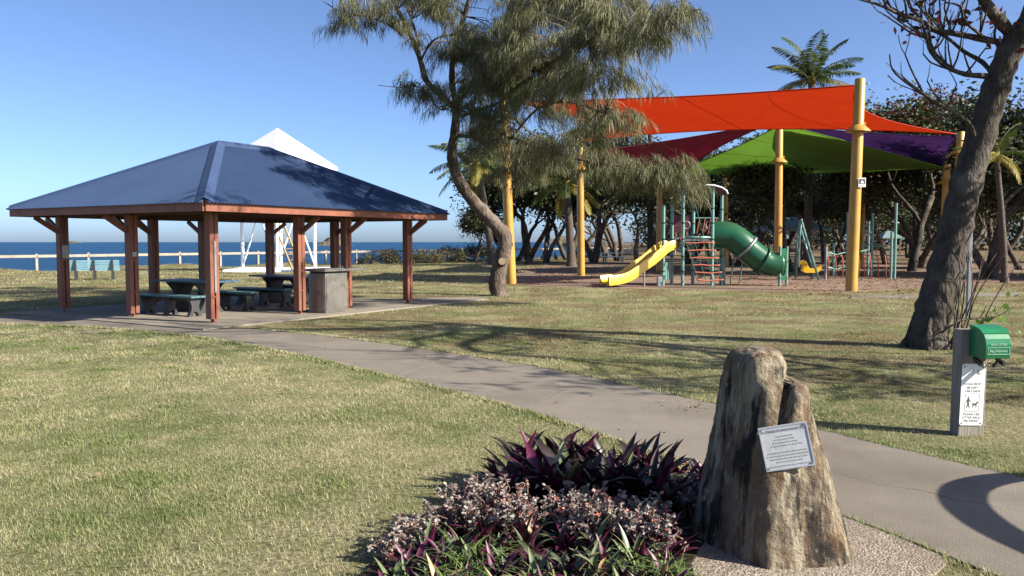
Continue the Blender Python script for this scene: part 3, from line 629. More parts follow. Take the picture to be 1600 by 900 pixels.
# rafters and ceiling battens seen from below
for i in range(9):
    t = -OV + 0.1 + (Lt - 0.2) * i / 8; g = min(1, min(t + OV, TL + OV - t) / (ht - RH))
    for (s0, sg) in ((-OV, 1), (SL + OV, -1)):
        MB().bar(PW(t, s0 + sg * 0.06, EAVE - 0.07), PW(t, s0 + sg * hs * g * 0.97, EAVE + (RZ - EAVE) * g * 0.97 - 0.09), 0.045, 0.10).build('rafter', MAT['timber_under'], pav)
for i in range(7):
    s = -OV + 0.15 + (Ls - 0.3) * i / 6; g = min(1, min(s + OV, SL + OV - s) / hs)
    for (t0, sg) in ((-OV, 1), (TL + OV, -1)):
        MB().bar(PW(t0 + sg * 0.06, s, EAVE - 0.07), PW(t0 + sg * (ht - RH) * g * 0.97, s, EAVE + (RZ - EAVE) * g * 0.97 - 0.09), 0.045, 0.10).build('rafter', MAT['timber_under'], pav)
# notice plates on two posts and thin steel downpipes
MB().obox(PW(-0.01, SL - 0.12, 1.42), PU * 0.075, PV * 0.008, ZV * 0.15).build('notice_plate', MAT['galv'], pav)
MB().obox(PW(-0.005, 2.6 - 0.10, 1.38), PU * 0.05, PV * 0.008, ZV * 0.05).build('notice_plate', MAT['galv'], pav)
MB().obox(PW(-0.0, -0.10, 1.15), PU * 0.022, PV * 0.008, ZV * 0.52).build('steel_strap', MAT['galv'], pav)

# ------------------------------------------------------------------ tables, benches under the pavilion
def hourglass(w0, w1, wm, h, arch=0.0, n=10):
    L = []; 
    for i in range(n + 1):
        z = h * i / n; k = abs(2 * (i / n) - 1.0) ** 1.8; we = w0 if i < n / 2 else w1
        L.append((wm / 2 + (we - wm) / 2 * k, z))
    Rt = L; Lf = [(-x, z) for x, z in reversed(L)]
    out = Rt + Lf
    if arch:
        out += [(-w0 * 0.22, 0.0), (-w0 * 0.15, arch * 0.7), (0, arch), (w0 * 0.15, arch * 0.7), (w0 * 0.22, 0)]
    return out
ANG = math.atan2(PV.y, PV.x)
def make_table():
    r = thing('picnic_table', (0, 0, 0.03), 'x', 'table')
    for i in range(4):
        y = -0.33 + 0.22 * i
        mb = MB().box(-1.0, 1.0, y - 0.104, y + 0.104, 0.700, 0.742); p = mb.build('plank', MAT['tableblue'], r, local=True, bevel=0.008)
        MB().box(-1.0025, -0.9995, y - 0.09, y + 0.09, 0.705, 0.737).build('plank_end', MAT['plank_end'], p, local=True)
    for x in (-0.48, 0.48):
        MB().prism(hourglass(0.72, 0.80, 0.34, 0.69, 0.0, 14), (x, 0, 0), (0, 1, 0), (0, 0, 1), (1, 0, 0), 0.13).build('pedestal', MAT['darkplastic'], r, local=True)
    MB().box(-0.42, 0.42, -0.05, 0.05, 0.60, 0.68).build('rail', MAT['darkplastic'], r, local=True)
    return r
def make_bench():
    r = thing('bench_seat', (0, 0, 0.03), 'x', 'bench')
    for i in range(3):
        y = -0.125 + 0.125 * i
        p = MB().box(-0.95, 0.95, y - 0.058, y + 0.058, 0.405, 0.447).build('plank', MAT['teal_plank'], r, local=True, bevel=0.008)
        MB().box(-0.9525, -0.9495, y - 0.05, y + 0.05, 0.41, 0.442).build('plank_end', MAT['plank_end'], p, local=True)
    for x in (-0.80, 0.0, 0.80):
        MB().prism(hourglass(0.36, 0.34, 0.19, 0.40, 0.11, 12), (x, 0, 0), (0, 1, 0), (0, 0, 1), (1, 0, 0), 0.09).build('leg', MAT['darkplastic'], r, local=True)
    MB().box(-0.75, 0.75, -0.03, 0.03, 0.33, 0.39).build('rail', MAT['darkplastic'], r, local=True)
    return r
tab0 = make_table(); ben0 = make_bench(); first = [True, True]
def put(proto, k, t, s, label, group, cat):
    o = proto if first[k] else copy_tree(proto); first[k] = False
    o.location = PW(t, s, 0.03); o.rotation_euler = (0, 0, ANG + math.pi); o['label'] = label; o['group'] = group
put(tab0, 0, 1.5, 2.45, 'dark blue plank picnic table behind the front corner post, nearer of the two', 'picnic tables under the pavilion', 'table')
put(tab0, 0, 4.5, 2.6, 'dark blue plank picnic table beside the steel barbecue, farther of the two', 'picnic tables under the pavilion', 'table')
g = 'backless benches under the pavilion'
put(ben0, 1, 0.68, 2.25, 'teal plank bench nearest the camera, between the two front left pavilion posts', g, 'bench')
put(ben0, 1, 2.32, 2.40, 'teal plank bench on the far side of the nearer picnic table', g, 'bench')
put(ben0, 1, 3.68, 2.6, 'teal plank bench in front of the table beside the barbecue', g, 'bench')
put(ben0, 1, 5.32, 2.7, 'teal plank bench behind the table beside the barbecue, farthest bench', g, 'bench')

# ------------------------------------------------------------------ barbecue
bq = thing('barbecue', PW(3.05, -0.2), 'square stainless steel barbecue cabinet between two pavilion posts', 'barbecue')
def pbox(t0, t1, s0, s1, z0, z1): return MB().obox(PW((t0 + t1) / 2, (s0 + s1) / 2, (z0 + z1) / 2), PU * (t1 - t0) / 2, PV * (s1 - s0) / 2, ZV * (z1 - z0) / 2)
T0 = 2.70; S0 = -0.48
pbox(T0, T0 + 0.72, S0, S0 + 0.52, 0.035, 0.93).build('cabinet', MAT['stainless'], bq, bevel=0.006)
pbox(T0 - 0.012, T0 - 0.004, S0 + 0.03, S0 + 0.49, 0.09, 0.86).build('side_door', MAT['stainless'], bq, bevel=0.003)
pbox(T0 + 0.03, T0 + 0.69, S0 - 0.012, S0 - 0.004, 0.09, 0.86).build('front_door', MAT['stainless'], bq, bevel=0.003)
pbox(T0 + 0.03, T0 + 0.69, S0 + 0.02, S0 + 0.50, 0.93, 0.975).build('collar', MAT['black'], bq)
pbox(T0 - 0.07, T0 + 1.25, S0 - 0.06, S0 + 0.58, 0.975, 1.035).build('bench_top', MAT['stainless'], bq, bevel=0.006)
pbox(T0 + 0.10, T0 + 0.62, S0 + 0.06, S0 + 0.46, 1.033, 1.045).build('hotplate', MAT['galv'], bq)
pbox(T0 + 0.66, T0 + 0.70, S0 + 0.1, S0 + 0.14, 1.03, 1.09).build('button', MAT['galv'], bq)

# ------------------------------------------------------------------ park bench by the fence
pb = thing('park_bench', G(148, 437), 'pale blue slatted park bench with dark frames facing the sea', 'bench', rz=math.atan2(0.38, 0.92))
for i in range(4):
    z = 0.50 + 0.105 * i; y = -0.17 - 0.045 * i
    MB().obox((0, y, z), (1.0, 0, 0), (0, 0.012, -0.0), (0, -0.018, 0.046)).build('back_slat', MAT['benchblue'], pb, local=True)
for i in range(4):
    MB().obox((0, -0.10 + 0.11 * i, 0.425 + 0.008 * i), (1.0, 0, 0), (0, 0.049, 0.003), (0, 0, 0.016)).build('seat_slat', MAT['benchblue'], pb, local=True)
for x in (-0.72, 0.0, 0.72):
    out = [(-0.24, 0), (-0.06, 0), (0.04, 0.20), (0.14, 0.28), (0.22, 0.0), (0.34, 0), (0.30, 0.36), (0.34, 0.40), (-0.05, 0.405), (-0.12, 0.48), (-0.275, 0.86), (-0.355, 0.86), (-0.27, 0.45)]
    MB().prism(out, (x, 0, 0), (0, 1, 0), (0, 0, 1), (1, 0, 0), 0.09).build('frame', MAT['darkplastic'], pb, local=True)

# ------------------------------------------------------------------ coastal fence
def along(coast, dist):
    P = COAST[1] ; return P
fa = Vector((-29.6, 51.0, 0)); fdir = Vector((36.7, 40.0, 0)).normalized()
fence = thing('coastal_fence', fa, 'long pale timber post and rail fence along the sea edge', 'fence')
SP = 3.05; pts = []
for k in range(-5, 19):
    p = fa + fdir * SP * k; pts.append(Vector((p.x, p.y, -0.16 + 0.16 * max(0, k) / 18)))
rf = random.Random(8)
for i, p in enumerate(pts):
    h = 1.08 + rf.uniform(-0.03, 0.03)
    MB().obox(p + ZV * (h / 2 - 0.3), fdir * 0.075, fdir.cross(ZV) * 0.075, ZV * (h / 2 + 0.3)).build('fence_post', MAT['fence'], fence, bevel=0.015)
for a, b in zip(pts[:-1], pts[1:]):
    off = fdir.cross(ZV) * 0.11
    MB().bar(a + ZV * 0.92 + off + fdir * 0.02, b + ZV * 0.92 + off - fdir * 0.02, 0.07, 0.17).build('rail', MAT['fence'], fence, bevel=0.01)
f2 = thing('timber_fence', (7, 90, 0), 'thin weathered fence under the trees beyond the slide', 'fence')
a0 = Vector((7.1, 91.0, 0)) - fdir * SP * 3.2; pts2 = []
pp = [a0 + fdir * SP * (k + 4) for k in range(0, 7)]
for k, p in enumerate(pp):
    p = Vector((p.x, p.y, gz(p.x, p.y))); pts2.append(p)
    MB().obox(p + ZV * 0.5, fdir * 0.06, fdir.cross(ZV) * 0.06, ZV * 0.6).build('fence_post', MAT['fence'], f2)
for a, b in zip(pts2[:-1], pts2[1:]): MB().bar(a + ZV * 0.9, b + ZV * 0.9, 0.06, 0.12).build('rail', MAT['fence'], f2)

# ------------------------------------------------------------------ lookout tower
TC = Vector((-13.35, 47.0, gz(-13.35, 47.0))); tr_ = R(13)
tw = thing('lookout_tower', TC, 'white lifeguard tower with pyramid roof and timber ladder by the fence', 'tower')
def tp(a, r, z): return TC + Vector((math.cos(a + tr_) * r, math.sin(a + tr_) * r, z))
corner = [tp(k * math.pi / 2, 2.0, 0) for k in range(4)]
for c in corner: MB().tube([c, c + ZV * 5.75], 0.095, 10).build('post', MAT['white'], tw, smooth=False)
for i in range(4):
    a = corner[i]; b = corner[(i + 1) % 4]
    MB().bar(a + ZV * 3.4, b + ZV * 3.4, 0.08, 0.22).build('platform_beam', MAT['white'], tw)
    MB().bar(a + ZV * 4.4, b + ZV * 4.4, 0.06, 0.06).build('handrail', MAT['white'], tw)
for i in (2, 3):
    a = corner[i]; b = corner[(i + 1) % 4]; m = (a + b) / 2
    MB().bar(a + ZV * 0.25, m + ZV * 3.3, 0.07, 0.07).build('brace', MAT['white'], tw); MB().bar(b + ZV * 0.25, m + ZV * 3.3, 0.07, 0.07).build('brace', MAT['white'], tw)
MB().prism([(-1.42, -1.42), (1.42, -1.42), (1.42, 1.42), (-1.42, 1.42)], TC + ZV * 3.55, Vector((math.cos(tr_ + R(45)), math.sin(tr_ + R(45)), 0)), Vector((-math.sin(tr_ + R(45)), math.cos(tr_ + R(45)), 0)), ZV, 0.08).build('platform', MAT['white'], tw)
mb = MB(); ev = [tp(k * math.pi / 2, 3.35, 5.95) for k in range(4)]; el = [p - ZV * 0.16 for p in ev]
mb.add(ev + el + [TC + ZV * 8.12], [(0, 1, 8), (1, 2, 8), (2, 3, 8), (3, 0, 8), (0, 4, 5, 1), (1, 5, 6, 2), (2, 6, 7, 3), (3, 7, 4, 0), (7, 6, 5, 4)]); mb.build('roof', MAT['white'], tw)
MB().prism([(-2.6, -2.2), (2.6, -2.2), (2.6, 2.2), (-2.6, 2.2)], TC + ZV * 0.06, (1, 0.1, 0), (-0.1, 1, 0), ZV, 0.16).build('footing_slab', MAT['white'], tw)
la = W(464, 421, 44.6); lb = W(428, 330, 45.9); lad_d = (lb - la).normalized(); ls_ = Vector((1, 0.15, 0)).normalized() * 0.25
for sg in (-1, 1): MB().bar(la + ls_ * sg, lb + ls_ * sg, 0.05, 0.10).build('ladder_rail', MAT['ladderwood'], tw)
L_ = (lb - la).length; k = 0.25
while k < L_:
    MB().bar(la + lad_d * k - ls_ * 0.9, la + lad_d * k + ls_ * 0.9, 0.10, 0.035).build('ladder_rung', MAT['ladderwood'], tw); k += 0.36

# ------------------------------------------------------------------ islands
def island(name, label, x0, x1, top, Y, seed, prof):
    a = W(x0, 378, Y); b = W(x1, 378, Y); w = (b.x - a.x); cx = (a.x + b.x) / 2; H = (378 - top) / FPX * Y + 6
    n = 48; m = 14; V = []; F = []
    for j in range(m):
        for i in range(n):
            u = i / (n - 1) * 2 - 1; v = j / (m - 1) * 2 - 1
            e = max(0.0, 1 - v * v); hp = np.interp(u, [q[0] for q in prof], [q[1] for q in prof])
            h = H * hp * math.sqrt(e) * (0.9 + 0.25 * mnoise.noise((u * 5 + seed, v * 3, 0)) + 0.10 * mnoise.noise((u * 17, v * 9 + seed, 3)))
            V.append((cx + u * w / 2, Y + v * w * 0.3, SEA_Z - 1.5 + max(0, h)))
    for j in range(m - 1):
        for i in range(n - 1): F.append((j * n + i, j * n + i + 1, (j + 1) * n + i + 1, (j + 1) * n + i))
    mb = MB(); o0 = Vector((cx, Y, SEA_Z)); mb.add([Vector(p) - o0 for p in V], F); o = mb.build(name, MAT['island'], smooth=True); o.location = o0
    tag(o, label, 'island')
island('rocky_island', 'small rocky island on the horizon behind the pavilion', 497, 556, 364.0, 1500, 1, [(-1, 0), (-0.85, 0.30), (-0.5, 0.72), (-0.05, 1.0), (0.2, 0.72), (0.35, 0.35), (0.6, 0.22), (0.8, 0.12), (1, 0)])
island('hazy_island', 'far hazy island on the horizon beneath the trees', 838, 902, 367.5, 4200, 5, [(-1, 0), (-0.6, 0.25), (-0.2, 0.65), (0.15, 1.0), (0.45, 0.92), (0.75, 0.5), (1, 0)])
island('low_island', 'tiny low island far out on the left horizon', 98, 128, 375.5, 5000, 9, [(-1, 0), (-0.4, 0.6), (0.1, 1.0), (0.6, 0.5), (1, 0)])
# ------------------------------------------------------------------ shade sail posts
def sail_post(base, top, r, collar_z, label, cap_open=False):
    o = thing('sail_post', base, label, 'post', 'yellow posts of the shade sails')
    d = (top - base).normalized(); L = (top - base).length
    MB().tube([base - d * 0.1, base + d * L * 0.5, base + d * (L - 0.03), base + d * L], [r * 1.05, r * 0.98, r * 0.90, r * 0.80], 16).build('pole', MAT['yellow'], o, auto=40)
    c = base + d * ((collar_z - base.z) / d.z)
    vs_ = MB(); prof = [(r * 0.95, 0.10), (r * 1.25, 0.06), (r * 2.15, -0.10), (r * 2.2, -0.125), (r * 2.0, -0.12), (r * 1.0, -0.04)]
    vs_.lathe(c, prof[::-1], 16); k = vs_.build('collar', MAT['yellow'], o, auto=40)
    MB().obox(c + Vector((r * 1.1, 0, 0.14)), (0.05, 0, 0), (0, 0.015, 0), (0, 0, 0.05)).build('bracket', MAT['yellow'], k)
    return o
def at_top(x, y, Y): return W(x, y, Y)
A_b = G(1330, 455); A_t = W(1344, 123, A_b.y); sail_post(A_b, A_t, 0.185, W(0, 200, A_b.y).z, 'tall sunlit yellow post in front of the playground carrying a small notice')
B_b = G(799, 444); B_t = W(786, 150, B_b.y); sail_post(B_b, B_t, 0.19, W(0, 232, B_b.y).z, 'tall yellow post right behind the leaning casuarina trunk')
C_b = G(908, 431); C_t = W(906, 214, C_b.y); sail_post(C_b, C_t, 0.18, W(0, 262, C_b.y).z, 'shaded orange yellow post left of the yellow slide')
P_b = G(1215, 433); P_t = W(1218, 190, P_b.y); sail_post(P_b, P_t, 0.18, W(0, 250, P_b.y).z, 'orange yellow post behind the lower end of the green tube slide')
Q_b = W(1031, 378, 46); Q_b.z = 0; Q_t = W(1031, 266, 46); sail_post(Q_b, Q_t, 0.19, W(0, 288, 46).z, 'orange brown post partly hidden by casuarina branches behind the slide top')
V_b = W(1134, 378, 54); V_b.z = 0; V_t = W(1133, 278, 54); sail_post(V_b, V_t, 0.19, W(0, 290, 54).z, 'slim yellow post seen above the green tube slide')
S_b = W(1346, 378, 52); S_b.z = 0; S_t = W(1348, 258, 52); sail_post(S_b, S_t, 0.19, W(0, 285, 52).z, 'shaded orange post directly behind the tall front yellow post')
T_b = W(1473, 378, 38); T_b.z = 0; T_t = W(1480, 257, 38); sail_post(T_b, T_t, 0.185, W(0, 283, 38).z, 'shorter yellow post beside the grey trunk at right, at the green sail corner')
D_b = W(1494, 378, 36); D_b.z = 0; D_t = W(1501, 206, 36); sail_post(D_b, D_t, 0.19, W(0, 236, 36).z, 'taller yellow post behind the grey trunk at right, at the purple sail corner')
# notice on the front post
nt = thing('post_notice', W(1346, 286, A_b.y - 0.2), 'small black and white notice fixed to the front yellow post', 'sign')
c = W(1347, 285, A_b.y - 0.215)
MB().obox(c, (0.125, 0.012, 0), (0, 0.006, 0), (0, 0, 0.15)).build('plate', MAT['signwhite'], nt)
MB().obox(c + Vector((0, -0.0075, 0.03)), (0.105, 0.01, 0), (0, 0.003, 0), (0, 0, 0.085)).build('print_panel', MAT['print_black'], nt)
MB().prism([(-0.05, -0.05), (0.06, -0.05), (0.03, 0.02), (0.0, 0.05), (-0.03, 0.02)], c + Vector((0, -0.0125, 0.02)), (1, 0.1, 0), (0, 0, 1), (0, -1, 0), 0.003).build('print_figure', MAT['signwhite'], nt)
MB().obox(c + Vector((0, -0.0085, -0.105)), (0.10, 0.01, 0), (0, 0.003, 0), (0, 0, 0.012)).build('print_line', MAT['galv'], nt)

# ------------------------------------------------------------------ shade sails
def sail(name, label, corners, inset, mat, lift=0.0, n=28, hems=True):
    c = [Vector(p) for p in corners]; cen = sum(c, Vector()) / 4
    root = thing(name, cen, label, 'shade sail', 'shade sails over the playground')
    def edge(a, b, k, ins):
        p = a.lerp(b, k); tow = cen - (a + b) / 2
        return p + tow * ins * 4 * k * (1 - k)
    E0 = lambda k: edge(c[0], c[1], k, inset[0]); E1 = lambda k: edge(c[1], c[2], k, inset[1])
    E2 = lambda k: edge(c[3], c[2], k, inset[2]); E3 = lambda k: edge(c[0], c[3], k, inset[3])
    mb = MB(); V = []; F = []
    for j in range(n + 1):
        v = j / n
        for i in range(n + 1):
            u = i / n
            p = E0(u) * (1 - v) + E2(u) * v + E3(v) * (1 - u) + E1(v) * u - (c[0] * (1 - u) * (1 - v) + c[1] * u * (1 - v) + c[2] * u * v + c[3] * (1 - u) * v)
            wr = 0.035 * mnoise.noise((u * 3, v * 9, cen.x)) + 0.012 * mnoise.noise((u * 22, v * 5, cen.x))
            # tension folds that run out of the corners
            for (cu, cv) in ((0, 0), (1, 0), (1, 1), (0, 1)):
                du = abs(u - cu); dv = abs(v - cv); rr_ = math.hypot(du, dv)
                if rr_ < 0.35: wr += 0.05 * (0.35 - rr_) / 0.35 * math.sin(math.atan2(dv, du + 1e-6) * 14) * min(1, rr_ * 12)
            edge_d = min(u, 1 - u, v, 1 - v)
            V.append(p + Vector((0, 0, lift * 16 * u * (1 - u) * v * (1 - v) + wr * min(1, edge_d * 9))))
    for j in range(n):
        for i in range(n):
            a = j * (n + 1) + i; F.append((a, a + 1, a + n + 2, a + n + 1))
    mb.add(V, F); o = mb.build('cloth', mat, root, smooth=True)
    for Ef in (E0, E1, E2, E3): MB().tube([Ef(k / 14) for k in range(15)], 0.028, 5).build('hem', mat, root, smooth=True)
    for k in range(4):
        out = (c[k] - cen).normalized()
        MB().tube([c[k], c[k] + out * 0.25], 0.02, 6).build('corner_shackle', MAT['galv'], root)
    # seam across the cloth
    def S(u, v):
        return V[int(round(v * n)) * (n + 1) + int(round(u * n))]
    for q_ in (0.25, 0.5, 0.75): MB().tube([Vector(S(q_, j / n)) - ZV * 0.006 for j in range(0, n + 1)], 0.011 if q_ == 0.5 else 0.008, 4).build('seam', mat, root)
    return root
sail('orange_sail', 'large bright orange red shade sail, the topmost of the sails',
     [W(1348, 132, A_b.y + 0.25), W(796, 158, B_b.y + 0.05), W(909, 222, C_b.y - 0.1), W(1492, 209, 35.9)], [0.12, 0.22, 0.47, 0.22], MAT['sail_red'], 0.0)
sail('maroon_sail', 'dark maroon shade sail hanging below the orange sail',
     [W(1212, 190, P_b.y + 0.3), W(911, 238, C_b.y), W(975, 262, 55), W(1076, 266, 45.0)], [0.12, 0.1, 0.1, 0.20], MAT['sail_maroon'])
sail('green_sail', 'lime green shade sail spreading over the play equipment',
     [W(1221, 194, P_b.y + 0.25), W(1031, 275, 46.2), W(1346, 270, 52), W(1478, 263, 38)], [0.07, 0.08, 0.08, -0.01], MAT['sail_green'])
sail('purple_sail', 'purple shade sail at the right between the orange and green sails',
     [W(1225, 196, P_b.y + 0.7), W(1350, 258, 52), W(1475, 259, 38.3), W(1496, 214, 36.1)], [0.05, 0.1, 0.05, 0.10], MAT['sail_purple'])

# ------------------------------------------------------------------ playground tower
def gp(x, y): return G(x, y)
t1 = G(1067, 447); Yp = t1.y
def at(x, z, Y): p = W(x, 378, Y); return Vector((p.x, Y, z))
play = thing('play_tower', t1, 'teal post play tower with climbing net and maroon panels beside the yellow slide', 'play equipment')
DECK = 1.42
posts = {'a': (1067, Yp, 3.55), 'b': (1113, Yp, 3.75), 'c': (1083, Yp + 1.05, 3.6), 'd': (1127, Yp + 1.05, 3.7), 'e': (1036.5, Yp + 0.1, 3.0), 'f': (1050, Yp + 1.15, 3.0)}
PP = {}
for k, (x, Y, h) in posts.items():
    p = at(x, 0, Y); PP[k] = p
    q = MB().tube([p - ZV * 0.1, p + ZV * h], 0.062, 12).build('post', MAT['tealpaint'], play, auto=40)
    MB().lathe(p + ZV * h, [(0.068, 0), (0.066, 0.02), (0.04, 0.045)], 12).build('post_cap', MAT['tealpaint'], q, auto=40)
    for z in (0.55, 1.1, 1.75, 2.35, 2.9):
        if z < h - 0.1: MB().lathe(p + ZV * z, [(0.069, -0.025), (0.069, 0.025)], 12).build('clamp', MAT['black'], q)
def deck(quad, z):
    c = [PP[k] for k in quad]; mb = MB(); top = [Vector((p.x, p.y, z)) for p in c]; bot = [p - ZV * 0.07 for p in top]
    mb.add(top + bot, [(0, 1, 2, 3), (7, 6, 5, 4)] + [(i, 4 + i, 4 + (i + 1) % 4, (i + 1) % 4) for i in range(4)]); mb.build('deck', MAT['greypost'], play)
deck('abdc', DECK + 0.35); deck('eacf', DECK)
def rail_panel(a, b, z0, z1, n, mat, name='baluster', slant=0.0):
    for z in (z0, z1): MB().tube([PP[a] + ZV * z, PP[b] + ZV * z], 0.022, 6).build('guard_rail', MAT['tealpaint'], play)
    for i in range(n):
        k = (i + 0.5) / n; p = PP[a].lerp(PP[b], k); q = PP[a].lerp(PP[b], min(1, k + slant))
        MB().tube([p + ZV * z0, q + ZV * z1], 0.018, 6).build(name, mat, play)
rail_panel('c', 'd', DECK + 0.40, DECK + 1.15, 5, MAT['redrope'], slant=0.12)
rail_panel('f', 'c', DECK + 0.1, DECK + 0.85, 4, MAT['redrope'], slant=0.1)
MB().tube([PP['a'] + ZV * (DECK + 0.40), PP['b'] + ZV * (DECK + 0.40)], 0.045, 8).build('step_bar', MAT['tealpaint'], play, smooth=True)
MB().obox((PP['e'] + PP['f']) / 2 + ZV * 0.55, (PP['f'] - PP['e']) / 2 * 0.92, Vector((0.02, 0, 0)), ZV * 0.33).build('side_panel', MAT['tealpaint'], play)
MB().obox((PP['c'] + PP['f']) / 2 + ZV * 2.35, (PP['c'] - PP['f']) / 2 * 0.95, Vector((0, 0.02, 0)), ZV * 0.33).build('maroon_panel', MAT['maroonpanel'], play)
# ring panels beside the posts
for k, dx in (('a', 0.14), ('b', -0.13)):
    c = PP[k] + Vector((dx, 0.02, 2.28)); mb = MB()
    mb.tube([c + Vector((math.cos(a) * 0.12, 0, math.sin(a) * 0.14)) for a in [i * math.pi / 8 for i in range(17)]], 0.02, 6, cap=False); mb.build('ring', MAT['galv'], play, smooth=True)
# hooded roof above the tower
mb = MB(); cc = (PP['a'] + PP['d']) / 2; n = 9; V = []; F = []
for j in range(2):
    for i in range(n):
        a = math.pi * i / (n - 1); V.append(Vector((cc.x - math.cos(a) * 0.78, cc.y + (-0.62 if j == 0 else 0.62), 3.42 + math.sin(a) * 0.34)))
for i in range(n - 1): F.append((i, i + 1, n + i + 1, n + i))
mb.add(V, F); o = mb.build('hood_roof', MAT['maroonpanel'], play, smooth=True); md = o.modifiers.new('t', 'SOLIDIFY'); md.thickness = 0.03
MB().tube([V[i] for i in range(n)], 0.035, 6).build('hood_edge', MAT['signwhite'], play, smooth=True)
# climbing net
top = [PP['a'].lerp(PP['b'], k) + ZV * (DECK + 0.40) for k in (0.06, 0.36, 0.66, 0.96)]
bot = [at(x, 0.0, Yp - 1.0) for x in (1096, 1107, 1118, 1131)]
for a, b in zip(top, bot): MB().tube([a, a.lerp(b, 0.5) - ZV * 0.03, b], 0.014, 5).build('net_rope', MAT['greenrope'], play)
for i in range(6):
    k = 0.10 + 0.15 * i; pts_ = [a.lerp(b, k) + Vector((0, -0.01, -0.02 - 0.02 * math.sin(j * 2.1 + i))) for j, (a, b) in enumerate(zip(top, bot))]
    pts_ = [pts_[0] + (pts_[0] - pts_[1]) * 0.25] + pts_ + [pts_[-1] + (pts_[-1] - pts_[-2]) * 0.25]
    MB().tube(pts_, 0.026, 6).build('net_rung', MAT['redrope'], play, smooth=True)
MB().tube([PP['c'] + ZV * 3.3, PP['b'] + ZV * (DECK + 0.45) + Vector((-0.35, -0.1, 0))], 0.016, 5).build('stay_rope', MAT['greenrope'], play)
MB().obox(at(1031, 0.16, Yp - 0.05), (0.09, 0.01, 0), (0, 0.12, 0), (0, 0, 0.2)).build('footing_box', MAT['greypost'], play, bevel=0.02)

# ------------------------------------------------------------------ yellow slide
sl = thing('yellow_slide', G(955, 444), 'bright yellow wavy plastic slide with two raised sides', 'slide')
ctrl = [(1050, 1.47, Yp + 0.35), (1043, 1.46, Yp + 0.25), (1034, 1.34, Yp + 0.14), (1023, 1.11, Yp - 0.02), (1012, 0.90, Yp - 0.18), (1002, 0.74, Yp - 0.32), (990, 0.53, Yp - 0.5), (978, 0.35, Yp - 0.66), (966, 0.26, Yp - 0.8), (953, 0.22, Yp - 0.95), (945, 0.20, Yp - 1.05)]
cl = [at(x, z, Y) for x, z, Y in ctrl]
fine = []
for i in range(len(cl) - 1):
    p0 = cl[max(i - 1, 0)]; p1 = cl[i]; p2 = cl[i + 1]; p3 = cl[min(i + 2, len(cl) - 1)]
    for q in range(4):
        t = q / 4; fine.append(0.5 * ((2 * p1) + (p2 - p0) * t + (2 * p0 - 5 * p1 + 4 * p2 - p3) * t * t + (3 * p1 - p0 - 3 * p2 + p3) * t ** 3))
fine.append(cl[-1])
sec = [(-0.31, -0.12), (-0.31, 0.20), (-0.29, 0.235), (-0.26, 0.235), (-0.235, 0.20), (-0.215, 0.06), (-0.15, 0.005), (0, -0.01), (0.15, 0.005), (0.215, 0.06), (0.235, 0.20), (0.26, 0.235), (0.29, 0.235), (0.31, 0.20), (0.31, -0.12), (0.27, -0.12), (0.0, -0.05), (-0.27, -0.12)]
V = []; F = []; ns = len(sec)
for i, p in enumerate(fine):
    d = fine[min(i + 1, len(fine) - 1)] - fine[max(i - 1, 0)]; d.normalize(); sd = Vector((d.y, -d.x, 0)).normalized(); u = sd.cross(d)
    if u.z < 0: u = -u
    for a, b in sec: V.append(p + sd * a + u * b)
for i in range(len(fine) - 1):
    for j in range(ns): F.append((i * ns + j, i * ns + (j + 1) % ns, (i + 1) * ns + (j + 1) % ns, (i + 1) * ns + j))
F.append(tuple(range(ns))[::-1]); F.append(tuple((len(fine) - 1) * ns + j for j in range(ns)))
mb = MB(); mb.add(V, F); mb.build('slide_chute', MAT['slideyellow'], sl, auto=50)
e = fine[-3]; MB().tube([Vector((e.x, e.y, -0.05)), e], 0.03, 8).build('support_leg', MAT['greypost'], sl)
e = fine[18]; MB().tube([Vector((e.x, e.y, -0.05)), e - ZV * 0.05], 0.03, 8).build('support_leg', MAT['greypost'], sl)

# ------------------------------------------------------------------ green tube slide
ts = thing('tube_slide', G(1215, 441), 'dark green enclosed tube slide with an oval end panel', 'slide')
cen_px = [(1112, 368, Yp + 0.5), (1124, 367, Yp + 0.45), (1140, 369, Yp + 0.4), (1156, 379, Yp + 0.3), (1172, 393, Yp + 0.25), (1188, 405, Yp + 0.2), (1203, 412, Yp + 0.2), (1220, 413, Yp + 0.2)]
cl = [W(*p) for p in cen_px]; fine = []
for i in range(len(cl) - 1):
    p0 = cl[max(i - 1, 0)]; p1 = cl[i]; p2 = cl[i + 1]; p3 = cl[min(i + 2, len(cl) - 1)]
    for q in range(5):
        t = q / 5; fine.append(0.5 * ((2 * p1) + (p2 - p0) * t + (2 * p0 - 5 * p1 + 4 * p2 - p3) * t * t + (3 * p1 - p0 - 3 * p2 + p3) * t ** 3))
fine.append(cl[-1])
parts_ix = [(0, 18), (18, 26), (26, len(fine) - 1)]
for a, b in parts_ix:
    o = MB().tube(fine[a:b + 1], 0.52 if a < 18 else (0.49 if a < 26 else 0.46), 24, cap=False).build('tube_section', MAT['slidegreen'], ts, smooth=True)
    md = o.modifiers.new('t', 'SOLIDIFY'); md.thickness = 0.02
for ix, mm in ((18, 'galv'), (26, 'slidegreen')):
    d = (fine[ix + 1] - fine[ix - 1]).normalized()
    MB().tube([fine[ix] - d * 0.05, fine[ix] + d * 0.05], 0.56, 24, cap=False).build('joint_flange', MAT[mm], ts, smooth=True).modifiers.new('t', 'SOLIDIFY').thickness = 0.03
ec = fine[-1]; wd = Vector((0.38, 0.40, 0)).normalized(); nd = Vector((wd.y, -wd.x, 0))
mb = MB(); n = 24; out = []; inn = []
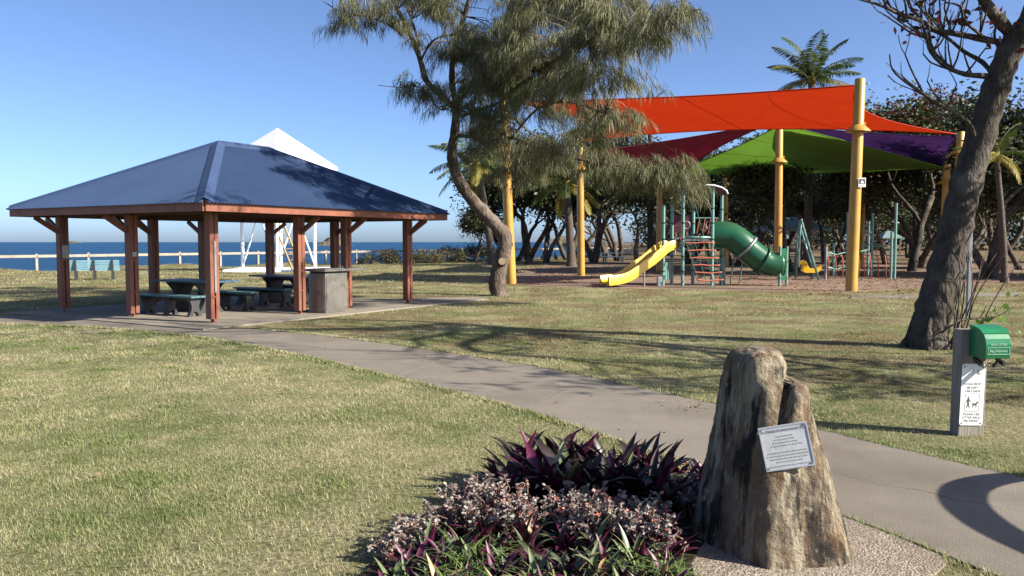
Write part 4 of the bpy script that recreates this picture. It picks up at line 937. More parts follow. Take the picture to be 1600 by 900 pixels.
for i in range(n):
    a = 2 * math.pi * i / n; inn.append((math.cos(a) * 0.16, math.sin(a) * 0.38 - 0.05))
    m_ = max(abs(math.cos(a)) / 0.26, abs(math.sin(a)) / 0.60); out.append((math.cos(a) / m_, math.sin(a) / m_))
V = []
for th in (0.02, -0.02):
    for ring_ in (out, inn):
        for x, z in ring_: V.append(ec + nd * (0.10 + th) + wd * x + ZV * z)
F = []
for i in range(n):
    j = (i + 1) % n; F += [(i, j, n + j, n + i), (2 * n + i, 3 * n + i, 3 * n + j, 2 * n + j), (i, 2 * n + i, 2 * n + j, j), (n + i, n + j, 3 * n + j, 3 * n + i)]
mb.add(V, F); mb.build('end_panel', MAT['slidegreen'], ts)
for sg in (-1, 1):
    p = ec + nd * 0.10 + wd * 0.29 * sg; q = MB().tube([Vector((p.x, p.y, -0.1)), Vector((p.x, p.y, ec.z + 0.68))], 0.05, 10).build('panel_post', MAT['tealpaint'], ts, auto=40)
    for z in (0.3, 0.9): MB().lathe(Vector((p.x, p.y, z)), [(0.056, -0.02), (0.056, 0.02)], 10).build('clamp', MAT['black'], q)
for x, yb, yt in ((1148, 425, 394), (1162, 425, 398)):
    a = W(x - 6, 378, Yp + 1.6); MB().tube([Vector((a.x, a.y, 0)), W(x, yt, Yp + 0.5)], 0.03, 8).build('support_leg', MAT['tealpaint'], ts)
a = at(1132, 0, Yp + 0.6); MB().tube([a, a + ZV * 1.1], 0.055, 10).build('support_leg', MAT['tealpaint'], ts)

# ------------------------------------------------------------------ swing frame, spring toy
sw = thing('swing_frame', G(1262, 438), 'teal A shaped swing frame right of the tube slide', 'swing')
YS = G(1262, 438).y; topn = W(1252, 344, YS + 0.3); topf = topn + Vector((1.3, 4.0, 0))
for tp_, o in ((topn, (0, 0)), (topf, (topf - topn))):
    o = Vector((o[0], o[1], 0))
    for x, yy in ((1281, YS - 0.4), (1244, YS + 1.5)):
        b = at(x, 0, yy) + Vector((o.x, o.y, 0)); MB().tube([b, tp_], 0.045, 10).build('leg', MAT['tealpaint'], sw, smooth=True)
MB().tube([topn - (topf - topn) * 0.05, topf + (topf - topn) * 0.05], 0.05, 10).build('top_bar', MAT['tealpaint'], sw, smooth=True)
for k in (0.3, 0.65):
    p = topn.lerp(topf, k); 
    for sg in (-0.22, 0.22):
        d = (topf - topn).normalized() * sg; MB().tube([p + d, Vector((p.x + d.x, p.y + d.y, 0.5))], 0.012, 4).build('chain', MAT['galv'], sw)
    MB().obox(Vector((p.x, p.y, 0.48)), (topf - topn).normalized() * 0.24, Vector((0.1, -0.03, 0)), (0, 0, 0.03)).build('swing_seat', MAT['black'], sw, bevel=0.02)
tb = G(1268, 437); toy = thing('spring_rider', tb, 'small yellow spring rocker toy at the foot of the swing frame', 'spring toy')
sp = [tb + Vector((math.cos(a) * 0.09, math.sin(a) * 0.09, 0.02 + a / (2 * math.pi) * 0.075)) for a in [i * math.pi / 5 for i in range(42)]]
MB().tube(sp, 0.016, 5).build('spring', MAT['black'], toy, smooth=True)
body = [(-0.42, 0.36), (-0.30, 0.30), (0.22, 0.30), (0.36, 0.42), (0.42, 0.62), (0.30, 0.56), (0.12, 0.50), (-0.12, 0.50), (-0.20, 0.62), (-0.26, 0.78), (-0.38, 0.86), (-0.50, 0.78), (-0.52, 0.68), (-0.40, 0.64), (-0.40, 0.50)]
for yy in (-0.10, 0.10): MB().prism(body, tb + Vector((0, yy, 0)), (1, 0, 0), (0, 0, 1), (0, 1, 0), 0.04).build('side_board', MAT['slideyellow'], toy, bevel=0.008)
MB().obox(tb + ZV * 0.50, (0.14, 0, 0), (0, 0.09, 0), (0, 0, 0.02)).build('seat', MAT['black'], toy)
MB().tube([tb + Vector((-0.3, -0.24, 0.66)), tb + Vector((-0.3, 0.24, 0.66))], 0.018, 6).build('handle', MAT['black'], toy)

# ------------------------------------------------------------------ climbing frame behind the front post
cf = thing('climbing_frame', G(1394, 437), 'low teal climbing frame with red bars behind the front yellow post', 'climbing frame')
Yc = G(1394, 437).y
cp = [(1393, Yc, 2.1), (1399, Yc + 0.2, 3.35), (1357, Yc + 2.2, 2.6), (1363, Yc + 3.2, 3.0), (1324, Yc + 1.8, 3.0), (1291, Yc + 0.2, 1.45), (1330, Yc + 3.4, 2.4), (1303, Yc + 3.2, 1.6)]
cpp = []
for x, Y, h in cp:
    p = at(x, 0, Y); cpp.append(p); MB().tube([p - ZV * 0.1, p + ZV * h], 0.055, 10).build('post', MAT['tealpaint'] if x != 1291 else MAT['greypost'], cf, auto=40)
for a, b, z in ((0, 2, 1.55), (2, 4, 1.3), (4, 5, 1.2), (5, 7, 1.15), (1, 3, 1.6), (3, 6, 1.5), (0, 2, 0.45), (4, 5, 0.55)):
    p = cpp[a] + ZV * z; q = cpp[b] + ZV * z; MB().tube([p, p.lerp(q, 0.5) - ZV * 0.12, q], 0.028, 8).build('rail', MAT['tealpaint'], cf, smooth=True)
for a, b, n_ in ((0, 2, 3), (2, 4, 4), (4, 5, 3)):
    for i in range(n_):
        k = (i + 0.6) / n_; p = cpp[a].lerp(cpp[b], k)
        pts_ = [p, p + ZV * 0.7, p + ZV * 1.05 + (cpp[b] - cpp[a]) * 0.06, p + ZV * 1.0 + (cpp[b] - cpp[a]) * 0.14]
        MB().tube(pts_, 0.026, 7).build('hoop', MAT['redrope'], cf, smooth=True)
# ------------------------------------------------------------------ far shelters
def shelter(x0, x1, ye, yt, Y, label):
    a = W(x0, ye, Y); b = W(x1, ye, Y); w = (b.x - a.x) / 2; c = Vector(((a.x + b.x) / 2, Y, 0)); top = W(x0, yt, Y).z; ez = a.z
    o = thing('small_shelter', c, label, 'shelter', 'small shelters among the trees')
    mb = MB(); ev = [c + Vector((sx * w, sy * w, ez)) for sx, sy in ((-1, -1), (1, -1), (1, 1), (-1, 1))]
    r_ = [c + Vector((sx * w * 0.28, 0, top)) for sx in (-1, 1)]
    mb.add(ev + r_ + [p - ZV * 0.15 for p in ev], [(0, 1, 5, 4), (1, 2, 5), (2, 3, 4, 5), (3, 0, 4), (0, 6, 7, 1), (1, 7, 8, 2), (2, 8, 9, 3), (3, 9, 6, 0), (9, 8, 7, 6)]); mb.build('roof', MAT['tealroof'], o)
    for sx in (-1, 1):
        for sy in (-1, 1):
            p = c + Vector((sx * w * 0.78, sy * w * 0.78, 0)); MB().bar(p, p + ZV * (ez - 0.1), 0.16, 0.16).build('post', MAT['terra'], o)
    MB().box(c.x - w * 0.5, c.x + w * 0.5, c.y - 0.35, c.y + 0.35, 0.68, 0.74).build('table_top', MAT['tableblue'], o)
    for sx in (-1, 1): MB().box(c.x + sx * w * 0.35 - 0.06, c.x + sx * w * 0.35 + 0.06, c.y - 0.25, c.y + 0.25, 0, 0.68).build('table_leg', MAT['darkplastic'], o)
shelter(1190, 1282, 358, 339, 62, 'pale teal hipped shelter roof behind the tube slide end')
shelter(1372, 1404, 371, 361, 110, 'tiny pale shelter roof far off between the trunks')
# far picnic tables by the fence
for i, (x, Y, lab) in enumerate(((958, 68, 'far picnic table by the shaded fence left of the slide'), (858, 76, 'small distant picnic table between the palm trunk and the yellow post'))):
    c = at(x, 0, Y); o = thing('picnic_table', c, lab, 'table', 'far picnic tables')
    MB().box(c.x - 1.0, c.x + 1.0, c.y - 0.4, c.y + 0.4, 0.70, 0.76).build('table_top', MAT['tableblue'], o)
    for sy in (-1, 1):
        MB().box(c.x - 1.0, c.x + 1.0, c.y + sy * 0.75 - 0.15, c.y + sy * 0.75 + 0.15, 0.40, 0.45).build('seat', MAT['tableblue'], o)
    for sx in (-1, 1):
        MB().prism(hourglass(0.6, 0.7, 0.3, 0.7), c + Vector((sx * 0.55, 0, 0)), (0, 1, 0), (0, 0, 1), (1, 0, 0), 0.12).build('leg', MAT['darkplastic'], o)
        for sy in (-1, 1): MB().box(c.x + sx * 0.7 - 0.05, c.x + sx * 0.7 + 0.05, c.y + sy * 0.75 - 0.12, c.y + sy * 0.75 + 0.12, 0, 0.40).build('leg', MAT['darkplastic'], o)
# grey steel marker post behind the right hand trunk
gpst = G(1512, 498); o = thing('marker_post', gpst, 'slim grey steel post standing just right of the big leaning trunk', 'post')
hh = W(1514, 335, gpst.y).z
MB().obox(gpst + ZV * (hh / 2), (0.035, 0, 0), (0, 0.035, 0), (0, 0, hh / 2 + 0.05)).build('post', MAT['greypost'], o, bevel=0.006)
MB().obox(gpst + ZV * hh, (0.04, 0, 0), (0, 0.04, 0), (0, 0, 0.008)).build('cap', MAT['galv'], o)
MB().obox(gpst + Vector((-0.08, -0.0, 1.02)), (0.10, 0, 0), (0, 0.02, 0), (0, 0, 0.07)).build('tap_bracket', MAT['tealpaint'], o, bevel=0.01)
# ------------------------------------------------------------------ trees
def grow(rng, mb, p, d, L, r, lvl, maxl, tips, spread=0.75, up=0.12, wig=0.16, ratio=0.72, kids=(2, 3), nside=7, nseg=5):
    pts_ = [p.copy()]; rad = [r]; d = d.normalized()
    for i in range(nseg):
        d = (d + Vector((rng.gauss(0, wig), rng.gauss(0, wig), rng.gauss(0, wig) + up * 0.5))).normalized()
        p = p + d * L / nseg; pts_.append(p.copy()); rad.append(r * (1 - 0.38 * (i + 1) / nseg))
    mb.tube(pts_, rad, max(4, nside - lvl), cap=True)
    if lvl >= maxl:
        tips.extend(pts_[2:]); return
    if lvl == maxl - 1: tips.extend(pts_[3:])
    for k in range(rng.randint(*kids)):
        b = pts_[-1] if k < 2 else pts_[rng.randint(2, nseg - 1)]
        ax = d.orthogonal(); ax.rotate(Matrix.Rotation(rng.uniform(0, 2 * math.pi), 3, d))
        nd_ = (d + ax * spread * rng.uniform(0.6, 1.25)).normalized(); nd_.z += up; 
        grow(rng, mb, b, nd_, L * ratio * rng.uniform(0.8, 1.15), rad[-1] * rng.uniform(0.6, 0.85), lvl + 1, maxl, tips, spread, up, wig, ratio, kids, nside, nseg)
def leafcloud(tips, n, spread, size, seed, flat=0.5, aspect=0.5):
    rg = np.random.RandomState(seed); T = np.array([tuple(t) for t in tips])
    # clumps first, then leaves in each clump
    C = T[rg.randint(0, len(T), n // 14 + 1)] + rg.normal(0, spread, (n // 14 + 1, 3)) * (1, 1, 0.7)
    P = np.repeat(C, 14, 0)[:n] + rg.normal(0, size * 1.15, (n, 3))
    d = rg.normal(0, 1, (n, 3)); d[:, 2] = d[:, 2] * flat - 0.35; d /= np.linalg.norm(d, axis=1)[:, None]
    e = np.cross(d, rg.normal(0, 1, (n, 3))); e /= np.linalg.norm(e, axis=1)[:, None]
    s = size * rg.uniform(0.6, 1.3, n)[:, None]
    a = P; b = P + d * s * 0.5 + e * s * aspect * 0.5; c = P + d * s; f = P + d * s * 0.5 - e * s * aspect * 0.5
    V = np.stack([a, b, c, f], 1).reshape(-1, 3); F = np.arange(len(V)).reshape(-1, 4)
    return V, F, np.repeat(rg.rand(n), 4)
def leaf_obj(name, tips, n, spread, size, seed, mat, parent, flat=0.5, aspect=0.5):
    V, F, rn = leafcloud(tips, n, spread, size, seed, flat, aspect)
    return np_mesh(name, V, F, mat, parent, attrs={'rnd': rn}, origin=ORG[parent.name])

# ---- leaning casuarina in the middle
RS = [0.76]
cb = G(779, 462); YC = cb.y
cas = thing('casuarina_tree', cb, 'leaning casuarina with crooked trunk and drooping olive needles in the centre', 'tree')
mb = MB(); skel = []
def limb(pl, r0, r1, n=8, sub=4, k=1.0, y0=0.0):
    P = [W(x, y, y0 + (Y - y0) * k) for x, y, Y in pl]; out = []
    for i in range(len(P) - 1):
        p0 = P[max(i - 1, 0)]; p1 = P[i]; p2 = P[i + 1]; p3 = P[min(i + 2, len(P) - 1)]
        for q_ in range(sub):
            t = q_ / sub; out.append(0.5 * ((2 * p1) + (p2 - p0) * t + (2 * p0 - 5 * p1 + 4 * p2 - p3) * t * t + (3 * p1 - p0 - 3 * p2 + p3) * t ** 3))
    out.append(P[-1]); m = len(out)
    rad = [RS[0] * (r0 + (r1 - r0) * i / (m - 1)) * (1 + 0.07 * math.sin(i * 2.3) + 0.04 * math.sin(i * 5.1)) for i in range(m)]
    mb.tube(out, rad, n); skel.extend([(p, rad[i]) for i, p in enumerate(out)])
limb([(781, 470, YC), (777, 440, YC), (783, 408, YC), (789, 376, YC - 0.05), (775, 352, YC - 0.1), (752, 328, YC - 0.2), (728, 300, YC - 0.5), (712, 270, YC - 0.8), (706, 238, YC - 1.05), (711, 205, YC - 1.22), (713, 165, YC - 1.4)], 0.37, 0.15, 12)
limb([(792, 385, YC), (789, 368, YC), (783, 356, YC - 0.05)], 0.27, 0.25, 10)
limb([(713, 170, YC - 0.8), (690, 150, YC - 0.9), (666, 126, YC - 1.0), (657, 95, YC - 1.1), (645, 62, YC - 1.2), (627, 25, YC - 1.3), (604, -12, YC - 1.4)], 0.13, 0.07, k=1.75, y0=YC)
limb([(657, 95, YC - 1.1), (652, 60, YC - 0.8), (640, 20, YC - 0.5), (632, -20, YC - 0.3)], 0.06, 0.04, 6, k=1.75, y0=YC)
limb([(657, 95, YC - 1.1), (675, 65, YC - 1.4), (700, 55, YC - 1.8), (735, 52, YC - 2.2)], 0.05, 0.025, 6, k=1.75, y0=YC)
limb([(660, 78, YC - 1.1), (680, 66, YC - 0.5), (710, 62, YC)], 0.035, 0.02, 5, k=1.75, y0=YC)
limb([(628, 55, YC - 1.3), (605, 38, YC - 1.6), (570, 25, YC - 1.9), (540, 22, YC - 2.1), (505, 2, YC - 2.3)], 0.045, 0.014, 6, k=1.75, y0=YC)
limb([(713, 168, YC - 0.8), (706, 120, YC - 0.9), (712, 70, YC - 1.0), (730, 10, YC - 1.2), (745, -50, YC - 1.4)], 0.13, 0.07, k=1.75, y0=YC)
limb([(712, 165, YC - 0.8), (750, 120, YC - 1.4), (800, 118, YC - 2.2), (850, 104, YC - 3.0), (905, 72, YC - 3.8), (960, 50, YC - 4.4), (1020, 32, YC - 4.9), (1095, 14, YC - 5.3)], 0.11, 0.02, k=1.75, y0=YC)
limb([(750, 120, YC - 1.4), (790, 60, YC - 2.4), (850, 10, YC - 3.2), (920, -40, YC - 4.0)], 0.08, 0.05, k=1.75, y0=YC)
limb([(712, 130, YC - 0.9), (690, 172, YC - 1.6), (660, 138, YC - 2), (625, 137, YC - 2.3), (590, 133, YC - 2.5)], 0.03, 0.010, 5, k=1.75, y0=YC)
limb([(716, 212, YC - 0.7), (736, 214, YC - 1.0), (757, 222, YC - 1.3), (800, 215, YC - 1.7), (850, 235, YC - 2.2), (910, 250, YC - 2.6), (980, 262, YC - 2.9), (1060, 275, YC - 3.1), (1105, 286, YC - 3.2)], 0.075, 0.016, k=1.75, y0=YC)
limb([(800, 215, YC - 1.7), (840, 170, YC - 2.4), (890, 160, YC - 3.2), (945, 178, YC - 3.8)], 0.05, 0.02, 6, k=1.75, y0=YC)
limb([(790, 170, YC - 1.2), (820, 200, YC + 0.2), (860, 225, YC + 0.8), (885, 235, YC + 1.0)], 0.04, 0.02, 6, k=1.75, y0=YC)
limb([(720, 182, YC - 0.8), (770, 165, YC - 1.2), (800, 150, YC - 1.6), (840, 140, YC - 2.0)], 0.06, 0.03, 6, k=1.75, y0=YC)
limb([(740, -20, YC - 1.3), (690, -30, YC - 2.4), (650, -35, YC - 3.4)], 0.05, 0.03, 6, k=1.75, y0=YC)
mb.build('trunk', MAT['casbark'], cas, smooth=True)
st = W(785, 409, YC - 0.30); dv = Vector((-0.05, -1, 0.15)).normalized()
ob = MB().tube([st + Vector((0, 0.25, -0.05)), st - dv * -0.12], [0.13, 0.12], 12).build('branch_stub', MAT['casbark'], cas, smooth=False)
MB().tube([st + dv * 0.122, st + dv * 0.127], 0.105, 14).build('cut_face', MAT['cutwood'], cas)
masses = [  # photo x, y, rx, ry, distance offset, depth spread, clumps
    (880, 20, 130, 75, -3.2, 1.6, 125), (800, 60, 80, 85, -2.2, 1.4, 85), (840, 150, 85, 60, -2.4, 1.0, 72), (930, 95, 62, 50, -3.8, 0.9, 46), (945, 180, 34, 36, -3.7, 0.5, 24),
    (985, 25, 50, 38, -4.4, 0.7, 36), (1058, 26, 32, 10, -5.1, 0.2, 12), (1010, 48, 28, 12, -4.8, 0.3, 10),
    (770, 150, 50, 60, -1.3, 0.9, 40), (800, 215, 55, 40, -1.4, 0.9, 42), (866, 232, 52, 28, -2.2, 0.6, 32), (740, 150, 30, 40, -0.9, 0.5, 20),
    (930, 258, 45, 20, -2.6, 0.4, 30), (1000, 270, 50, 17, -2.9, 0.35, 34), (1065, 280, 36, 14, -3.1, 0.3, 22),
    (800, 110, 90, 60, -2.0, 1.4, 50), (655, 8, 60, 26, -1.0, 1.0, 36), (710, 40, 48, 50, -1.0, 0.9, 34), (550, 18, 38, 13, -2.0, 0.3, 18), (600, 22, 30, 22, -1.5, 0.4, 12),
    (628, 136, 14, 7, -2.3, 0.2, 5), (665, 140, 22, 14, -2.0, 0.4, 10), (690, 165, 14, 18, -1.4, 0.3, 6), (690, 90, 24, 14, -1.4, 0.4, 5), (670, 70, 18, 10, -1.4, 0.4, 3),
    (760, 200, 30, 26, -0.3, 0.5, 14), (860, -60, 200, 60, -3.0, 2.4, 110), (690, -60, 90, 40, -1.5, 1.5, 40), (850, 250, 30, 26, 0.9, 0.4, 10), (880, 190, 50, 40, -2.8, 0.8, 18), (850, 60, 60, 50, -3.2, 0.9, 30), (820, 265, 34, 26, -1.6, 0.4, 16)]
rc = random.Random(21); SK = np.array([tuple(p) for p, r_ in skel]); tw_mb = MB(); NV = []; NR = []
rgn = np.random.RandomState(77)
for (mx, my, rx, ry, dy, ds, cnt) in masses:
    hubs = []
    for _ in range(max(2, int(cnt / 4.4))):
        while True:
            a = rc.uniform(-1, 1); b = rc.uniform(-1, 1); c_ = rc.uniform(-1, 1)
            if a * a + b * b + c_ * c_ <= 1: break
        hubs.append(W(mx + a * rx, my + b * ry - 6, YC + dy * 1.75 + c_ * ds * 1.5))
    for _ in range(int(cnt * 2.25)):
        tip = rc.choice(hubs) + Vector((rc.gauss(0, 0.20), rc.gauss(0, 0.20), rc.gauss(0, 0.13)))
        j = int(np.argmin(((SK - np.array(tuple(tip))) ** 2).sum(1) + np.where(SK[:, 2] > tip.z + 1.2, 4, 0))); root_p = Vector(SK[j])
        if root_p.z < 3.2: root_p = Vector(SK[int(np.argmin(((SK - np.array(tuple(tip))) ** 2).sum(1) + np.where(SK[:, 2] < 4.5, 99, 0)))])
        if rc.random() < 0.55:
            mid = root_p.lerp(tip, 0.5) + Vector((rc.uniform(-.15, .15), rc.uniform(-.15, .15), 0.12)); tw_mb.tube([root_p, mid, tip], [0.014, 0.010, 0.006], 3, cap=False)
        out = Vector((tip.x - root_p.x, tip.y - root_p.y, 0)); out = out.normalized() if out.length > 0.05 else Vector((1, 0, 0))
        az = math.atan2(out.y, out.x) + rc.gauss(0, 0.8); L = rc.uniform(0.30, 0.62); dirh = np.array([math.cos(az), math.sin(az), 0])
        nn_ = rc.randint(34, 58); s = rgn.rand(nn_)
        S = np.array(tuple(tip)) + dirh * (s * L)[:, None]; S[:, 2] += 0.10 * L * np.sin(s * 2.4) - 0.50 * L * s ** 2.2
        S += rgn.normal(0, 0.045, S.shape)
        D = np.stack([dirh[0] * 0.42 + rgn.normal(0, 0.26, nn_), dirh[1] * 0.42 + rgn.normal(0, 0.26, nn_), -np.abs(rgn.normal(0.95, 0.22, nn_))], 1); D /= np.linalg.norm(D, axis=1)[:, None]
        ln = rgn.uniform(0.14, 0.42, nn_)[:, None]; side = np.cross(D, rgn.normal(0, 1, (nn_, 3))); side /= np.linalg.norm(side, axis=1)[:, None]
        w_ = rgn.uniform(0.004, 0.0085, nn_)[:, None]; mid_ = S + D * ln * 0.5 + np.stack([dirh[0] * ln[:, 0] * .10, dirh[1] * ln[:, 0] * .10, 0 * ln[:, 0]], 1)
        E_ = S + D * ln - np.array([0, 0, 0.03])
        q4 = np.stack([S - side * w_ * 0.5, mid_ - side * w_, E_, mid_ + side * w_], 1); NV.append(q4.reshape(-1, 3))
        t_ = rc.random() * 0.7; NR.append(np.repeat(np.clip(t_ * 0.8 + rgn.rand(nn_) * 0.45, 0, 1), 4))
tw_mb.build('twigs', MAT['darkbark'], cas)
NV = np.concatenate(NV); np_mesh('crown', NV, np.arange(len(NV)).reshape(-1, 4), MAT['needles'], cas, attrs={'rnd': np.concatenate(NR)}, origin=cb)

# ---- big bare tree at the right
RS[0] = 0.86
rb = G(1447, 543); YR = rb.y
rt = thing('bare_tree', rb, 'large grey leaning tree with bare branches at the right edge', 'tree'); mb = MB(); skel = []
limb([(1447, 556, YR), (1452, 520, YR), (1463, 470, YR), (1480, 410, YR), (1494, 350, YR), (1509, 290, YR), (1530, 220, YR), (1552, 150, YR - 0.05), (1572, 95, YR - 0.1), (1590, 50, YR - 0.15)], 0.34, 0.20, 14, 5)
# flare and ribs at the foot
for a, L in ((2.6, 0.32), (4.3, 0.28), (0.3, 0.30), (5.4, 0.25), (1.4, 0.3)):
    d = Vector((math.cos(a), math.sin(a), 0)); mb.tube([rb + d * (0.10 + L) - ZV * 0.08, rb + d * 0.23 + ZV * 0.12, rb + d * 0.20 + ZV * 0.55 + Vector((0.05, 0, 0))], [0.04, 0.085, 0.035], 8)
mb.build('trunk', MAT['greybark'], rt, smooth=True)
mb = MB(); rr = random.Random(5); tips = []
def bl(pl, r0, r1): limb(pl, r0, r1, 7, 3)
bl([(1588, 62, YR - .1), (1566, 38, YR - .2), (1546, 14, YR - .3), (1530, -14, YR - .4), (1510, -60, YR - .6)], 0.12, 0.08)
bl([(1590, 52, YR - .1), (1612, 10, YR), (1630, -60, YR + .2), (1640, -130, YR + .3)], 0.14, 0.09)
bl([(1576, 68, YR), (1540, 62, YR - .1), (1500, 54, YR - .2), (1462, 47, YR - .3), (1440, 33, YR - .4), (1405, 22, YR - .5), (1375, 8, YR - .6), (1340, -2, YR - .7)], 0.065, 0.018)
bl([(1558, 126, YR), (1540, 119, YR - .1), (1508, 116, YR - .2), (1478, 104, YR - .3), (1455, 82, YR - .4), (1446, 52, YR - .4)], 0.06, 0.022)
bl([(1556, 124, YR), (1536, 98, YR + .2), (1505, 80, YR + .3), (1478, 58, YR + .4), (1440, 42, YR + .5)], 0.05, 0.02)
bl([(1540, 60, YR - .1), (1508, 34, YR - .6), (1500, 10, YR - .8), (1478, 4, YR - 1)], 0.03, 0.014)
bl([(1522, 212, YR - .2), (1512, 190, YR - .4), (1460, 158, YR - .7), (1415, 128, YR - .9), (1394, 108, YR - 1.0), (1390, 84, YR - 1.0)], 0.035, 0.010)
bl([(1566, 110, YR), (1562, 80, YR + .1), (1554, 60, YR + .1), (1556, 40, YR + .1)], 0.035, 0.02)
ends = [(1440, 33), (1405, 22), (1375, 8), (1478, 104), (1455, 82), (1446, 60), (1500, 54), (1462, 47), (1505, 80), (1478, 58), (1508, 116), (1415, 128), (1394, 108), (1540, 62), (1460, 158), (1536, 98), (1500, 12)]
for x, y in ends:
    for _ in range(3):
        p = W(x, y, YR - 0.35 + rr.uniform(-.1, .1)); j = int(np.argmin([((q_ - p).length) for q_, r_ in skel])); p = skel[j][0]
        d = Vector((rr.uniform(-1.0, 0.5), rr.uniform(-.7, .7), rr.uniform(0.1, 1.0)))
        grow(rr, mb, p, d, rr.uniform(0.35, 0.8), 0.017, 1, 2, tips, spread=0.6, up=0.35, kids=(1, 2), nside=6, nseg=3)
# the crown above the picture throws the branch shadows on the lawn
for (x, y, Y, d, L, r) in ((1510, -60, YR - .6, (-0.9, -0.5, 0.6), 1.7, 0.085), (1620, -40, YR, (0.4, -1.0, 0.7), 1.6, 0.07), (1510, -60, YR - .6, (0.1, -1.0, 0.8), 1.5, 0.07), (1630, -60, YR + .2, (0.5, -1.1, 0.35), 2.4, 0.10), (1620, -40, YR, (0.1, -1.1, 0.25), 2.2, 0.09), (1640, -130, YR + .3, (0.9, -0.8, 0.5), 2.2, 0.09)):
    grow(rr, mb, W(x, y, Y), Vector(d), L * 1.2, r * 1.15, 0, 4, tips, spread=0.75, up=0.12, ratio=0.70, kids=(2, 3), nside=8, nseg=4)
lowt = []
for d, L, r in (((0.50, -1.0, 0.0), 5.2, 0.13), ((0.85, -0.85, 0.0), 3.4, 0.11), ((0.22, -1.0, 0.05), 4.2, 0.11), ((0.36, -1.0, -0.05), 3.4, 0.10)):
    grow(rr, mb, W(1612, 10, YR), Vector(d), L, r, 0, 4, lowt, spread=0.62, up=0.03, ratio=0.50, kids=(3, 4), nside=8, nseg=6)
mb.build('branches', MAT['greybark'], rt, smooth=True)
leaf_obj('sparse_leaves', lowt, 2600, 0.12, 0.17, 13, MAT['redleaf'], rt)
tp2 = [t for t in tips if t.z > 4.5]; rr.shuffle(tp2)
leaf_obj('crown', tp2[:500], 1300, 0.08, 0.15, 3, MAT['redleaf'], rt)
mb = MB()
for a in range(12):       # thin suckers at the foot
    an = rr.uniform(-0.9, 1.2); b = rb + Vector((0.30 + rr.uniform(-.05, .25), -0.25 + rr.uniform(-.1, .35), 0)); p = [b]; d = Vector((0.18 + rr.uniform(-.1, .2), rr.uniform(-.15, .1), 1)); 
    for k in range(6): d += Vector((rr.gauss(0, .10), rr.gauss(0, .1), 0)); p.append(p[-1] + d * rr.uniform(0.16, 0.36))
    mb.tube(p, [0.016, 0.014, 0.012, 0.010, 0.008, 0.006, 0.004], 5)
tw_ = [W(x, y, YR - 0.5) for x, y in ((1470, 520), (1500, 500), (1530, 497), (1560, 494), (1580, 482), (1590, 474))]
mb.tube(tw_, [0.016, 0.014, 0.012, 0.010, 0.007, 0.004], 5); mb.tube([tw_[2], W(1538, 486, YR - .5), W(1541, 476, YR - .5)], 0.007, 5); mb.tube([tw_[3], W(1554, 484, YR - .5), W(1556, 478, YR - .5)], 0.007, 5)
mb.build('suckers', MAT['darkbark'], rt, smooth=True)
leaf_obj('sprig_leaves', [W(1540, 478, YR - .5), W(1552, 482, YR - .5), W(1547, 480, YR - .5), W(1562, 490, YR - .5)], 20, 0.03, 0.15, 5, MAT['freshleaf'], rt, aspect=0.6)

